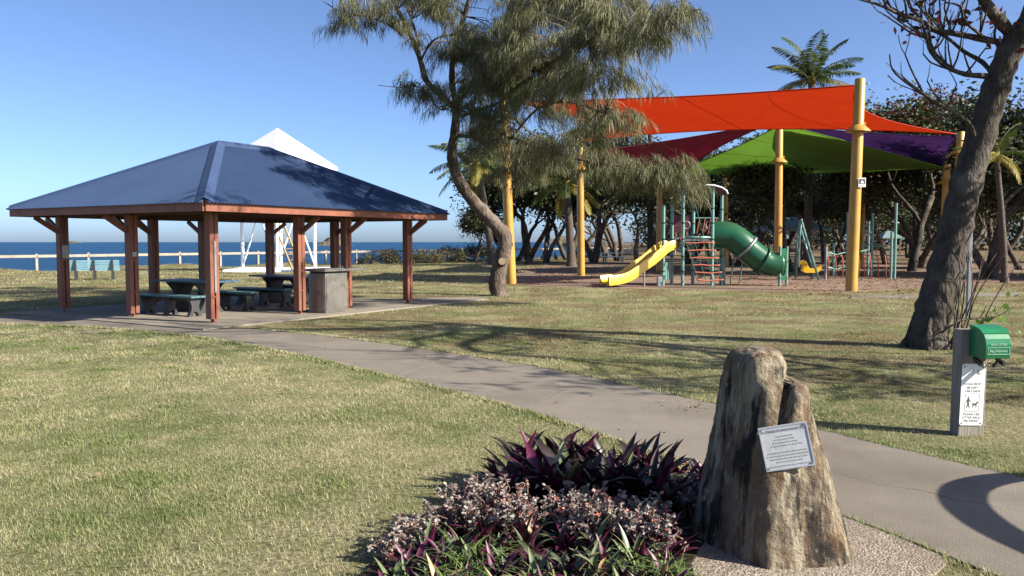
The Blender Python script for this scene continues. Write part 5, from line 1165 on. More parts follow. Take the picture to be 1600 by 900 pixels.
# ---- palms
def palm(base, crown, r, label, nf=20, fl=3.4, seed=1, yellow=3, up0=1.15):
    o = thing('coconut_palm', base, label, 'palm tree', 'coconut palms'); rg = random.Random(seed)
    mid = base.lerp(crown, 0.45) + Vector((-(crown.x - base.x) * 0.22, 0, 0)); pts_ = []
    for i in range(15):
        t = i / 14; pts_.append(base * (1 - t) ** 2 + mid * 2 * t * (1 - t) + crown * t * t)
    MB().tube([base - ZV * 0.2] + pts_, [r * 1.7, r * 1.5] + [r * (1.15 - 0.35 * i / 13) * (1 + 0.03 * (i % 2)) for i in range(14)], 10).build('trunk', MAT['palmbark'], o, smooth=True)
    MB().lathe(crown - ZV * 0.35, [(r * 0.8, 0), (r * 1.3, 0.2), (r * 1.1, 0.5), (0.04, 0.8)], 8).build('crown_shaft', MAT['palmyellow'], o, smooth=True)
    variants = []
    for k in range(nf):
        az = k * 2.399 + rg.uniform(-.25, .25); el = up0 - 1.75 * (k / nf) + rg.uniform(-.12, .12)
        L = fl * rg.uniform(0.82, 1.1); droop = rg.uniform(0.9, 1.35); dh = np.array([math.cos(az), math.sin(az), 0.0]); n = 13
        P = []; ang = el; p = np.array(tuple(crown)); 
        for i in range(n + 1):
            P.append(p.copy()); p = p + (dh * math.cos(ang) + np.array([0, 0, 1.0]) * math.sin(ang)) * L / n; ang -= droop / n * (0.5 + i / n)
        P = np.array(P); V = []; Rn = []; side = np.cross(dh, [0, 0, 1.0]); rnd = rg.random() * 0.85; m = 62
        twist = rg.uniform(-0.5, 0.5)
        for i in range(4, m):
            t = i / m; f_ = t * n; a = int(f_); q_ = P[a] + (P[min(a + 1, n)] - P[a]) * (f_ - a); tg = P[min(a + 1, n)] - P[a]; tg = tg / np.linalg.norm(tg)
            upv = np.cross(side, tg); ll = L * 0.20 * (math.sin(math.pi * min(1, 0.12 + t * 0.92)) ** 0.6 + 0.12)
            for sg in (-1, 1):
                d = side * sg * 0.85 + tg * 0.65 + upv * (0.12 + twist * sg * 0.3) + np.array([0, 0, -0.5]) + np.array([rg.gauss(0, .08) for _ in range(3)])
                d /= np.linalg.norm(d); wv = tg * 0.024 * fl / 2.4; e2 = q_ + d * ll + np.array([0, 0, -0.16 * ll])
                mm = q_ + d * ll * 0.5
                V += [q_, mm + wv, e2, mm - wv]; Rn += [min(0.87, rnd + rg.random() * 0.1)] * 4
        rach = MB().tube([tuple(q_) for q_ in P], [0.035 * (1 - 0.8 * i / n) for i in range(n + 1)], 4)
        ymat = MAT['palmyellow'] if (k >= nf - yellow) else MAT['palmleaf']
        f0 = np_mesh('frond', np.array(V), np.arange(len(V)).reshape(-1, 4), ymat, o, attrs={'rnd': Rn}, origin=base)
        rach.build('stalk', MAT['palmyellow'], f0, local=False) if False else None
        mbv = MB(); mbv.v = [(x - base.x, y - base.y, z - base.z) for x, y, z in rach.v]; mbv.f = rach.f; mbv.mi = rach.mi
        mbv.build('stalk', MAT['palmyellow'], f0, local=True)
    return o
def base_at(x, Y): p = W(x, 378, Y); return Vector((p.x, Y, gz(p.x, Y)))
palm(base_at(769, 60), W(745, 256, 60), 0.24, 'leaning coconut palm left of the casuarina trunk near the sea', seed=2, yellow=5, fl=4.0)
palm(base_at(893, 55), W(884, 284, 55), 0.27, 'coconut palm with thick straight trunk left of the shaded orange post', seed=3, yellow=4, fl=3.4)
palm(base_at(1262, 52), W(1268, 124, 52), 0.24, 'tallest coconut palm rising above the orange sail', seed=8, yellow=2, fl=3.7, nf=19, up0=1.55)
palm(base_at(1016, 64), W(1016, 178, 64), 0.22, 'coconut palm whose tip just shows above the orange sail', seed=5, yellow=3, fl=2.3, up0=1.4)
palm(base_at(1572, 33), W(1556, 240, 33), 0.12, 'palm with yellowing fronds behind the right hand trunk', seed=6, yellow=5, fl=1.8, nf=11)

# ---- grove
def make_tree(seed, H, label, leafmat, nleaf, lsize, spread=0.8, stems=2, name='grove_tree'):
    o = thing(name, (0, 0, 0), label, 'tree', 'trees of the grove'); rg = random.Random(seed); mb = MB(); tips = []
    for s in range(stems):
        a = rg.uniform(0, 6.28); d = Vector((math.cos(a) * 0.45, math.sin(a) * 0.45, 1)); b = Vector((math.cos(a) * 0.16, math.sin(a) * 0.16, -0.1)) * (stems > 1)
        grow(rg, mb, b, d, H * 0.36, 0.20 * H / 9, 0, 3, tips, spread=spread, up=0.18, wig=0.15, ratio=0.68, kids=(2, 3), nside=8)
    mb.build('trunk', MAT['darkbark'], o, local=True, smooth=True)
    tp_ = [t for t in tips if t.z > H * 0.42]
    V, F, rn = leafcloud(tp_, nleaf, 0.62 * H / 9, lsize, seed, 0.6, 0.55)
    np_mesh('crown', V, F, leafmat, o, attrs={'rnd': rn}); return o
kinds = [make_tree(11, 9, 'x', MAT['groveleaf'], 13500, 0.27, 0.85, 3), make_tree(12, 8.5, 'x', MAT['groveleaf'], 13500, 0.26, 0.95, 2), make_tree(17, 10, 'x', MAT['groveleaf'], 15000, 0.28, 0.8, 3)]
used = [False] * 3
grove = [  # photo x, distance, size, kind, turn, label
    (805, 70, 1.15, 0, 0.3, 'dark spreading tree above the shaded fence, leftmost of the grove'),
    (742, 66, 0.62, 1, 1.9, 'small dark tree behind the leaning palm near the sea'),
    (852, 66, 1.15, 1, 2.0, 'dark tree with thin curved stem just left of the thick palm trunk'),
    (925, 64, 1.2, 2, 4.1, 'several stemmed dark tree just right of the shaded orange post'),
    (965, 72, 1.25, 0, 5.0, 'dark tree above the far picnic table left of the slide'),
    (1000, 60, 1.1, 1, 0.8, 'dark tree directly behind the top of the yellow slide'),
    (1075, 62, 0.95, 2, 2.6, 'dark tree behind the play tower'),
    (1150, 58, 0.95, 0, 3.3, 'dark tree behind the green tube slide'),
    (1225, 66, 1.0, 1, 1.2, 'dark tree behind the teal shelter roof'),
    (1245, 45, 0.85, 2, 5.5, 'thick dark trunked tree behind the swing frame'),
    (1300, 56, 0.95, 0, 2.2, 'dark tree left of the tall front yellow post under the green sail'),
    (1385, 60, 1.0, 1, 4.4, 'dark tree behind the low climbing frame'),
    (1440, 52, 1.0, 2, 0.5, 'dark tree under the right end of the purple sail'),
    (1420, 84, 1.05, 0, 1.4, 'distant grove tree right of the climbing frame'),
    (1545, 37, 0.95, 2, 3.9, 'many stemmed tree with pale lit trunks right of the big leaning trunk'),
    (1600, 48, 1.0, 1, 2.9, 'dark tree at the right edge behind the many stemmed tree'),
    (1690, 40, 1.1, 0, 0.9, 'dark tree beyond the right edge of the picture'),
    (1500, 72, 1.1, 0, 3.0, 'grove tree farther back behind the leaning trunk'),
    (1110, 88, 1.1, 2, 1.0, 'background tree of the grove behind the play tower'),
    (1190, 96, 1.15, 1, 5.2, 'background tree of the grove left of the far shelter'),
    (1310, 92, 1.15, 2, 3.1, 'background tree of the grove behind the front yellow post'),
    (1040, 98, 1.1, 0, 2.4, 'background tree of the grove behind the slide'),
    (1570, 95, 1.2, 1, 4.0, 'background tree of the grove far right'),
    (1480, 125, 1.2, 2, 0.2, 'farthest grove tree right of the climbing frame'),
    (1360, 130, 1.3, 0, 1.7, 'farthest grove tree behind the front yellow post'),
    (1240, 135, 1.3, 1, 0.4, 'farthest grove tree behind the swing frame'),
    (1120, 140, 1.3, 2, 2.2, 'farthest grove tree behind the tube slide'),
    (1800, 36, 1.05, 1, 1.0, 'nearest shade tree outside the picture to the right'), (1950, 37.5, 1.15, 2, 2.0, 'second shade tree outside the picture to the right'), (1850, 62, 1.1, 0, 4.0, 'farthest shade tree outside the picture to the right'), (2250, 33, 1.2, 0, 2.5, 'third shade tree outside the picture to the right'), (1790, 41, 1.1, 2, 0.6, 'fourth shade tree outside the picture to the right'),
    (828, 78, 1.3, 2, 1.3, 'tall dark tree behind the leftmost grove tree near the sea'), (890, 76, 1.3, 0, 2.9, 'tall dark tree behind the thick palm trunk'), (948, 82, 1.4, 1, 4.6, 'tall dark tree behind the shaded orange post and slide'),
    (1330, 72, 1.1, 1, 5.9, 'broad dark tree behind the climbing frame and front post'), (1180, 76, 1.1, 0, 0.9, 'broad dark tree behind the tube slide, left of the shelter'), (1480, 58, 1.1, 0, 2.7, 'broad dark tree between the purple sail corner posts'), (1560, 62, 1.1, 2, 1.1, 'broad dark tree behind the pale lit trunks')]
for x, Y, s, k, rz, lab in grove:
    o = kinds[k] if not used[k] else copy_tree(kinds[k]); used[k] = True
    o.location = base_at(x, Y); o.scale = (s, s, s); o.rotation_euler = (0, 0, rz); o['label'] = lab
# ---- sea almond with red leaves behind the sails
al = thing('almond_tree', base_at(1425, 46), 'sea almond with reddish bare upper twigs above the purple sail', 'tree'); rg_ = random.Random(31); mb = MB(); tips = []
grow(rg_, mb, ORG[al.name] - ZV * 0.1, Vector((0.05, 0, 1)), 4.7, 0.26, 0, 4, tips, spread=0.8, up=0.10, ratio=0.68, kids=(3, 3), nside=9)
mb.build('trunk', MAT['greybark'], al, smooth=True)
zs = sorted(t.z for t in tips); zc = zs[int(len(zs) * 0.8)]
lo_t = [t for t in tips if 3.5 < t.z <= zc]; hi_t = [t for t in tips if t.z > zc]
leaf_obj('crown', lo_t, 15000, 0.6, 0.24, 9, MAT['almondleaf'], al, aspect=0.6); leaf_obj('red_leaves', hi_t, 1500, 0.25, 0.18, 10, MAT['redleaf'], al, aspect=0.6)
# ---- a wood that reads as one mass at the back
rgw = np.random.RandomState(4); Tt = []
for _ in range(2200):
    x = rgw.uniform(1005, 1720); Y = rgw.uniform(150, 200); p = W(x, 378, Y); Tt.append((p.x, Y, rgw.uniform(0.6, 11) if rgw.rand() < 0.6 else rgw.uniform(5, 12)))
V, F, rn = leafcloud(Tt, 42000, 1.6, 0.85, 8, 0.7, 0.6); ow = np_mesh('woodland', V, F, MAT['groveleaf'], attrs={'rnd': rn}); tag(ow, 'dense dark wood closing the view behind the grove', 'wood', kind='stuff')
# ---- coastal scrub
def bush(x0, x1, ytop, Y, label, seed, n):
    a = W(x0, 378, Y); b = W(x1, 378, Y); c = Vector(((a.x + b.x) / 2, Y, gz((a.x + b.x) / 2, Y))); H = W(x0, ytop, Y).z - c.z
    o = thing('coastal_bush', c, label, 'bush', 'coastal scrub'); rg = random.Random(seed); T = []; mb = MB(); w = (b.x - a.x) / 2
    for _ in range(46):
        u = rg.uniform(-1, 1); v = rg.uniform(-1, 1); h = H * math.sqrt(max(0, 1 - u * u * 0.9)) * rg.uniform(0.35, 0.92); p = c + Vector((u * w, v * 0.9, h)); T.append(p)
        mb.tube([c + Vector((u * w * 0.7, v * 0.5, -0.2)), p], [0.02, 0.006], 4, cap=False)
    mb.build('stems', MAT['darkbark'], o); leaf_obj('foliage', T, n, 0.13, 0.13, seed, MAT['scrub'], o)
bush(592, 622, 391, 62, 'small rounded coastal bush just left of the right corner pavilion post', 3, 2600)
bush(636, 690, 392, 64, 'low coastal scrub just right of the right corner pavilion post', 4, 3000)
bush(676, 726, 385, 66, 'brown tinged coastal bush in the middle of the scrub', 5, 3600)
bush(716, 776, 383, 67, 'darkest coastal bush beside the leaning palm foot', 6, 4200)
bush(560, 590, 397, 62, 'lowest scrap of dry scrub left of the small rounded bush', 7, 1100)
# ---- fallen leaves under the grove
rgl = np.random.RandomState(14); n = 9000; yy = rgl.uniform(23, 62, n); xx = rgl.uniform(-0.03, 0.70, n) * yy
dens = vnoise(xx * 0.3, yy * 0.3, 2); k = (dens > 0.42) & ((yy > 31) | (xx > 9)); xx = xx[k]; yy = yy[k]
x2 = rgl.uniform(1.5, 5.5, 260); y2 = 8.6 - 0.42 * x2 + np.abs(rgl.normal(0.15, 0.30, 260)); x3 = rgl.uniform(-6, 2.5, 150); y3 = rgl.uniform(4.2, 14, 150); k3 = ~inside(np.stack([x3, y3], 1), BED); xx = np.concatenate([xx, x2, x3[k3]]); yy = np.concatenate([yy, y2, y3[k3]]); n = len(xx)
sz = np.where(yy > 15, 0.11, 0.035) * rgl.uniform(0.6, 1.3, n); az = rgl.uniform(0, 6.28, n); P = np.stack([xx, yy, np.full(n, 0.03)], 1)
d = np.stack([np.cos(az), np.sin(az), rgl.uniform(-.1, .5, n)], 1) * sz[:, None]; e = np.stack([-np.sin(az), np.cos(az), rgl.uniform(-.3, .3, n)], 1) * sz[:, None] * 0.35
V = np.stack([P, P + d * .5 + e, P + d, P + d * .5 - e], 1).reshape(-1, 3)
tag(np_mesh('leaf_litter', V, np.arange(len(V)).reshape(-1, 4), MAT['litter'], attrs={'rnd': np.repeat(rgl.rand(n), 4)}), 'scattered dry fallen leaves on the ground under the trees', 'leaves', kind='stuff')
# ------------------------------------------------------------------ memorial boulder
from mathutils.bvhtree import BVHTree
YB = 4.42
PL = [((-0.80, -0.60), 0.70), ((0.12, -1.0), 0.72), ((0.93, -0.36), 0.92), ((0.6, 0.8), 0.85), ((-0.55, 0.83), 0.85), ((-1.0, 0.15), 0.95)]
def plan(th, p=9.0):
    d = (math.cos(th), math.sin(th)); s = 0.0
    for n, q in PL: s += max(0.0, (n[0] * d[0] + n[1] * d[1]) / (math.hypot(*n) * q)) ** p
    return s ** (-1 / p)
NB = 120
rad = [plan(2 * math.pi * i / NB) for i in range(NB)]
bx_ = [rad[i] * math.cos(2 * math.pi * i / NB) for i in range(NB)]; by_ = [rad[i] * math.sin(2 * math.pi * i / NB) for i in range(NB)]
xmn = min(bx_); xmx = max(bx_)
def rock_body(mb, rows, yoff, dscale, seed, groove=0.0):
    ys = [r[0] for r in rows]; fine = np.linspace(ys[0], ys[-1], 110); V = []; F = []
    for k, y in enumerate(fine):
        xl = np.interp(-y, [-q for q in ys], [r[1] for r in rows]); xr = np.interp(-y, [-q for q in ys], [r[2] for r in rows])
        pl = W(xl, y, YB); pr = W(xr, y, YB); c = (pl.x + pr.x) / 2; w = (pr.x - pl.x) / 2; zz = pl.z
        dep = dscale * min(w, 0.42) * 0.92 + 0.03
        for i in range(NB):
            x = (bx_[i] - xmn) / (xmx - xmn) * 2 - 1; yy = by_[i]
            p = Vector((c + x * w, YB + yoff + yy * dep, zz))
            n1 = mnoise.fractal((p.x * 3 + seed, p.y * 3, p.z * 2.0), 1.0, 2.0, 4); n2 = mnoise.noise((p.x * 9, p.y * 9 + seed, p.z * 1.6)); n3 = mnoise.fractal((p.x * 17, p.y * 17 + seed, p.z * 13), 0.8, 2.1, 4)
            k_ = 1 + (n1 * 0.050 + n2 * 0.018 + n3 * 0.022)
            V.append(Vector((c + x * w * (1 + (k_ - 1) * 0.8), YB + yoff + yy * dep * k_, zz + 0.02 * n1)))
    m = len(fine)
    for k in range(m - 1):
        for i in range(NB): F.append((k * NB + i, k * NB + (i + 1) % NB, (k + 1) * NB + (i + 1) % NB, (k + 1) * NB + i))
    top = sum((V[(m - 1) * NB + i] for i in range(NB)), Vector()) / NB; V.append(top)
    for i in range(NB): F.append(((m - 1) * NB + i, (m - 1) * NB + (i + 1) % NB, len(V) - 1))
    mb.add(V, F)
mb = MB()
rock_body(mb, [(915, 1078, 1316), (880, 1082, 1323), (850, 1087, 1325), (820, 1093, 1319), (750, 1104, 1304), (700, 1113, 1289), (660, 1121, 1277), (630, 1127, 1267), (614, 1129, 1266), (604, 1130, 1262), (598, 1131, 1257), (594, 1131, 1250), (590, 1132, 1241), (586, 1133, 1235), (576, 1134, 1232), (562, 1138, 1229), (553, 1144, 1224), (547, 1152, 1217), (543, 1164, 1206)], 0.0, 1.38, 1.0)
def crease(v):
    # the cleft that parts the low right shoulder from the main peak, and the shoulder's bulge
    p = Vector(v); y_ = 450 - (p - Vector((0, 0, CAM_H))).dot(UP) / (p - Vector((0, 0, CAM_H))).dot(FWD) * FPX; x_ = 800 + p.x / (p - Vector((0, 0, CAM_H))).dot(FWD) * FPX
    if p.y > YB + 0.05 or y_ > 720: return v
    gx_ = 1233 - (y_ - 590) * 0.16; fall = max(0.0, min(1.0, (720 - y_) / 70)) * (1 if y_ > 586 else max(0, 1 - (586 - y_) / 14))
    d = (x_ - gx_); p.y += 0.060 * fall * math.exp(-(d / 5.0) ** 2) - 0.045 * fall * math.exp(-((d - 20) / 15.0) ** 2) * (y_ > 588)
    return tuple(p)
mb.v = [crease(v) for v in mb.v]
bo = thing('memorial_boulder', Vector((W(1205, 450, YB).x, YB, 0.0)), 'tall stained brown boulder with a metal plaque beside the path', 'boulder')
rk = mb.build('stone', MAT['rock'], bo, smooth=True)
bv = BVHTree.FromPolygons([Vector(v) for v in mb.v], mb.f)
cpos = Vector((0, 0, CAM_H))
def hit(x, y):
    h = bv.ray_cast(cpos, ray(x, y).normalized()); return h[0]
cor = [(1188, 667.5), (1266, 657), (1270, 727), (1191, 740)]
hp = [hit(x, y) for x, y in cor]; pc = sum(hp, Vector()) / 4
nrm = Vector((-0.16, -1, 0.20)).normalized()
mind = min((hit(x, y) - pc).dot(nrm) * -1 for x in range(1190, 1270, 8) for y in range(666, 730, 8))
pc2 = pc + nrm * (max((hit(x, y) - pc).dot(nrm) for x in range(1188, 1271, 3) for y in range(658, 739, 3)) - 0.006)
def on_plane(x, y, off=0.0):
    d = ray(x, y).normalized(); t = ((pc2 + nrm * off) - cpos).dot(nrm) / d.dot(nrm); return cpos + d * t
q4 = [on_plane(x, y) for x, y in cor]; cen = sum(q4, Vector()) / 4
px = (q4[1] - q4[0] + q4[2] - q4[3]).normalized(); py = nrm.cross(px).normalized(); px = py.cross(nrm)
hw = ((q4[1] - q4[0]).length + (q4[2] - q4[3]).length) / 4; hh_ = ((q4[3] - q4[0]).length + (q4[2] - q4[1]).length) / 4
hw *= 0.975; hh_ *= 0.975
pq = MB().obox(cen, px * hw, py * hh_, nrm * 0.006).build('plaque', MAT['plaque'], bo, bevel=0.002)
MB().obox(cen - nrm * 0.02, px * hw * 0.9, py * hh_ * 0.9, nrm * 0.013).build('plaque_backing', MAT['rock'], bo)
for a, b, w2, h2 in ((0, 1, hw - .001, 0.0035), (0, -1, hw - .001, 0.0035), (1, 0, 0.0035, hh_ - .008), (-1, 0, 0.0035, hh_ - .008)):
    MB().obox(cen + px * a * (hw - 0.0045) + py * b * (hh_ - 0.0045) + nrm * 0.0075, px * w2, py * h2, nrm * 0.002).build('plaque_rim', MAT['plaque_rim'], pq)
for a in (-1, 1):
    for b in (-1, 1):
        c = cen + px * a * (hw - 0.014) + py * b * (hh_ - 0.014) + nrm * 0.006; MB().tube([c, c + nrm * 0.005], 0.006, 10).build('screw', MAT['galv'], pq)
def text_mesh(name, s, size, mat, parent, loc, xd, yd, nd_, local=False, bold=0.0):
    cu = bpy.data.curves.new('t', 'FONT'); cu.body = s; cu.size = size; cu.align_x = 'CENTER'; cu.align_y = 'CENTER'; cu.offset = bold; cu.resolution_u = 2
    ob = bpy.data.objects.new('t', cu); link(ob); dg = bpy.context.evaluated_depsgraph_get(); me = bpy.data.meshes.new_from_object(ob.evaluated_get(dg))
    V = [Vector(loc) + Vector(xd) * v.co.x + Vector(yd) * v.co.y for v in me.vertices]; F = [tuple(p.vertices) for p in me.polygons]
    bpy.data.objects.remove(ob); bpy.data.curves.remove(cu); bpy.data.meshes.remove(me)
    m = MB(); m.add(V, F); o = m.build(name, mat, parent, local=local); md = o.modifiers.new('t', 'SOLIDIFY'); md.thickness = 0.0012; md.offset = 0; return o
text_mesh('engraved_text', 'SAN CHARLES MEMORIAL PARK', 0.0185, MAT['engraved'], pq, cen + py * hh_ * 0.76 + nrm * 0.0075, px, py, nrm)
rl = random.Random(3)
for v, ww in ((0.50, 0.34), (0.36, 0.42), (0.22, 0.52), (0.08, 0.60), (-0.22, 0.80), (-0.36, 0.86), (-0.50, 0.72), (-0.64, 0.5), (-0.82, 0.82)):
    mb = MB(); x = -ww * hw
    while x < ww * hw:
        L = rl.uniform(0.004, 0.012); mb.obox(cen + px * (x + L / 2) + py * (v * hh_) + nrm * 0.0068, px * L / 2 * 0.9, py * 0.0028, nrm * 0.0006); x += L + rl.choice([0.002, 0.002, 0.006])
    mb.build('engraved_line', MAT['engraved'], pq)

# ------------------------------------------------------------------ bag dispenser post
db = G(1510, 679)
dp = thing('dog_bag_post', db, 'weathered timber post with green bag dispenser and white dog sign', 'sign post', rz=0.10)
MB().prism([(-0.118, 0), (0.118, 0), (0.132, 0.93), (-0.110, 0.93)], (0, 0, -0.02), (1, 0, 0), (0, 0, 1), (0, 1, 0), 0.115).build('post', MAT['postwood'], dp, local=True, bevel=0.006)
out = [(0.0, 0.0), (-0.195, 0.0), (-0.205, 0.03), (-0.207, 0.12), (-0.198, 0.165), (-0.172, 0.205), (-0.13, 0.235), (-0.08, 0.250), (0.0, 0.258)]
bxo = MB().prism(out, (0.068, -0.062, 0.69), (0, 1, 0), (0, 0, 1), (1, 0, 0), 0.225).build('dispenser_box', MAT['boxgreen'], dp, local=True, bevel=0.006)
MB().prism([(0.0, 0.25), (-0.075, 0.243), (-0.13, 0.229), (-0.175, 0.20), (-0.178, 0.208), (-0.134, 0.240), (-0.078, 0.255), (0.0, 0.264)], (0.068, -0.062, 0.691), (0, 1, 0), (0, 0, 1), (1, 0, 0), 0.236).build('lid', MAT['boxgreen'], bxo, local=True)
for sx in (-0.03, 0.17):
    MB().obox((sx, -0.16, 0.655), (0.012, 0, 0), (0, 0.05, 0.02), (0, 0, 0.018)).build('bracket', MAT['black'], bxo, local=True)
MB().obox((0.155, -0.13, 0.635), (0.05, 0.03, 0.022), (-0.004, 0.008, 0), (0, -0.002, 0.010)).build('bag_flap', MAT['black'], bxo, local=True)
yl = -0.062 - 0.209
for x0, x1, z0, z1 in ((-0.025, 0.165, 0.726, 0.7285), (-0.025, 0.165, 0.7815, 0.784), (-0.025, -0.0225, 0.7285, 0.7815), (0.1625, 0.165, 0.7285, 0.7815)):
    MB().box(x0, x1, yl - 0.0008, yl + 0.004, z0, z1).build('print_line', MAT['pale_print'], bxo, local=True)
text_mesh('print_text', 'Bag Dispenser', 0.027, MAT['pale_print'], bxo, (0.070, yl - 0.0006, 0.755), (1, 0, 0), (0, 0, 1), (0, -1, 0), True)
text_mesh('print_text', 'DOG LITTER', 0.025, MAT['pale_print'], bxo, (0.070, yl - 0.0006, 0.806), (1, 0, 0), (0, 0, 1), (0, -1, 0), True)
# sign plate with rounded corners
def rrect(x0, x1, z0, z1, r, n=5):
    o_ = []
    for cx, cz, a0 in ((x1 - r, z0 + r, -90), (x1 - r, z1 - r, 0), (x0 + r, z1 - r, 90), (x0 + r, z0 + r, 180)):
        for i in range(n + 1): a = R(a0 + 90 * i / n); o_.append((cx + math.cos(a) * r, cz + math.sin(a) * r))
    return o_
tl = 0.026; xd = Vector((1, 0, -0.03)); zd = Vector((tl, 0, 1)); so = Vector((-0.010, -0.064, 0.095))
sg = MB().prism(rrect(-0.105, 0.105, 0.0, 0.525, 0.02), so, xd, zd, (0, -1, 0), 0.004).build('sign_plate', MAT['signwhite'], dp, local=True)
def sp_(x, z, off=0.0028): return so + xd * x + zd * z + Vector((0, -off, 0))
for s, z in (('DOGS MUST', 0.352), ('BE KEPT', 0.322), ('ON LEADS', 0.292), ('PLEASE USE', 0.094), ('LITTER BAGS', 0.066), ('PROVIDED', 0.038)):
    text_mesh('sign_text', s, 0.0285, MAT['print_black'], sg, sp_(0, z), xd, zd, (0, -1, 0), True, 0.0)
def ring_outline(o1, o2, name):
    m = MB(); n = len(o1); m.add([sp_(x, z) for x, z in o1] + [sp_(x, z) for x, z in o2], [(i, (i + 1) % n, n + (i + 1) % n, n + i) for i in range(n)]); m.build(name, MAT['print_black'], sg, local=True)
ring_outline(rrect(-0.066, 0.066, 0.118, 0.272, 0.018), rrect(-0.062, 0.062, 0.122, 0.268, 0.015), 'sign_frame')
man = [(-0.050, 0.150), (-0.042, 0.150), (-0.034, 0.178), (-0.027, 0.150), (-0.019, 0.150), (-0.028, 0.190), (-0.027, 0.212), (-0.012, 0.196), (-0.010, 0.200), (-0.024, 0.224), (-0.030, 0.229), (-0.028, 0.240), (-0.033, 0.248), (-0.040, 0.246), (-0.042, 0.236), (-0.039, 0.229), (-0.047, 0.222), (-0.053, 0.195), (-0.049, 0.194), (-0.042, 0.208), (-0.042, 0.188)]
dog = [(0.004, 0.150), (0.009, 0.150), (0.014, 0.170), (0.034, 0.172), (0.036, 0.150), (0.041, 0.150), (0.043, 0.176), (0.050, 0.190), (0.057, 0.192), (0.058, 0.198), (0.050, 0.204), (0.047, 0.211), (0.043, 0.204), (0.036, 0.190), (0.010, 0.188), (0.001, 0.200), (-0.001, 0.197), (0.006, 0.182)]
for nm, o_ in (('person_symbol', man), ('dog_symbol', dog)): MB().prism(o_, sp_(0, 0), xd, zd, (0, -1, 0), 0.0008).build(nm, MAT['print_black'], sg, local=True)
MB().prism([(0.03, 0.435), (0.06, 0.435), (0.074, 0.447), (0.052, 0.447), (0.047, 0.462), (0.052, 0.470), (0.045, 0.476), (0.038, 0.466)], sp_(0, 0), xd, zd, (0, -1, 0), 0.0008).build('crest_symbol', MAT['greypost'], sg, local=True)
MB().prism([(0.072, 0.486), (0.080, 0.486), (0.077, 0.500)], sp_(0, 0), xd, zd, (0, -1, 0), 0.0008).build('crest_symbol', MAT['greypost'], sg, local=True)
MB().prism([(-0.004, 0.432), (-0.002, 0.432), (-0.002, 0.502), (-0.004, 0.502)], sp_(0, 0), xd, zd, (0, -1, 0), 0.0008).build('print_line', MAT['galv'], sg, local=True)
for x, z in ((-0.085, 0.50), (0.085, 0.50), (-0.085, 0.02), (0.085, 0.02)):
    c = sp_(x, z); MB().tube([c, c + Vector((0, -0.003, 0))], 0.006, 8).build('screw', MAT['black'], sg, local=True)

# ------------------------------------------------------------------ garden bed plants
def leaf_mesh(name, mats, L, w, bend, fold, seed):
    rg = random.Random(seed); n = 7; V = []; F = []; mi = []; ang = 0.0; p = Vector((0, 0, 0)); rows = []
    for i in range(n + 1):
        t = i / n; ww = w * (0.62 + 0.5 * math.sin(min(1, t * 1.5) * math.pi / 2)) * (1 - max(0, (t - 0.45) / 0.55) ** 1.7) * 0.9
        rows.append((p.copy(), ang, max(ww, 0.0012))); p = p + Vector((math.cos(ang), 0, math.sin(ang))) * L / n; ang -= bend / n * (0.4 + 1.3 * t)
    for lay in (0.0011, -0.0011):
        for q, a, ww in rows:
            nv = Vector((-math.sin(a), 0, math.cos(a)))
            for s in (-1, 0, 1): V.append(q + Vector((0, s * ww, 0)) + nv * (abs(s) * ww * fold + lay))
    m = 3 * (n + 1)
    for i in range(n):
        for j in (0, 1):
            a = i * 3 + j; F.append((a, a + 3, a + 4, a + 1)); mi.append(0); F.append((m + a, m + a + 1, m + a + 4, m + a + 3)); mi.append(1)
    mb = MB(); mb.v = [tuple(v) for v in V]; mb.f = F; mb.mi = mi
    me = bpy.data.meshes.new(name); me.from_pydata(mb.v, [], F)
    for q in mats: me.materials.append(q)
    me.polygons.foreach_set('material_index', mi); me.polygons.foreach_set('use_smooth', [True] * len(F)); me.update(); return me
def LM(a, b, k): return [leaf_mesh('leaf', (MAT[a], MAT[b]), 1.0, 0.070 + 0.018 * (i % 2), 0.35 + 0.35 * i, 0.55 + 0.12 * (i % 3), k + i) for i in range(4)]
LK = {'dark': LM('rhoeo_dark', 'rhoeo_dark', 1) + LM('rhoeo_dark', 'rhoeo_under', 11), 'purple': LM('rhoeo_dark', 'rhoeo_under', 21) + LM('rhoeo_under', 'rhoeo_under', 31),
      'green': LM('rhoeo_green', 'rhoeo_under', 41) + LM('rhoeo_top', 'rhoeo_under', 51), 'yellow': LM('rhoeo_yellow', 'rhoeo_yellow', 61)}
rpz = random.Random(41)
def rhoeo(p, size, kind, label, group, nleaf):
    o = thing('oyster_plant', (p.x, p.y, 0.02), label, 'plant', group)
    for i in range(nleaf):
        k = kind if rpz.random() > 0.05 else 'yellow'
        if kind == 'dark' and rpz.random() < 0.25: k = 'purple'
        if kind == 'green' and rpz.random() < 0.30: k = 'purple'
        if kind == 'dark' and rpz.random() < 0.10: k = 'green'
        me = rpz.choice(LK[k]); c = bpy.data.objects.new('leaf', me); link(c); c.parent = o
        t = i / nleaf; el = R(rpz.uniform(72, 88) - 44 * (1 - t) ** 0.8); s = size * rpz.uniform(0.72, 1.08) * (0.8 + 0.2 * t)
        c.rotation_euler = (rpz.gauss(0, 0.15), -el, i * 2.399 + rpz.uniform(-.3, .3)); c.scale = (s, s * rpz.uniform(0.9, 1.25), s); c.location = (rpz.gauss(0, 0.02), rpz.gauss(0, 0.02), 0.0)
    return o
gdk = 'oyster plants of the garden bed'
ORD = ['leftmost', 'second from the left', 'third from the left', 'fourth from the left', 'fifth from the left', 'sixth from the left', 'seventh from the left', 'eighth from the left', 'ninth from the left', 'tenth from the left', 'eleventh from the left', 'twelfth from the left', 'thirteenth from the left', 'fourteenth from the left']
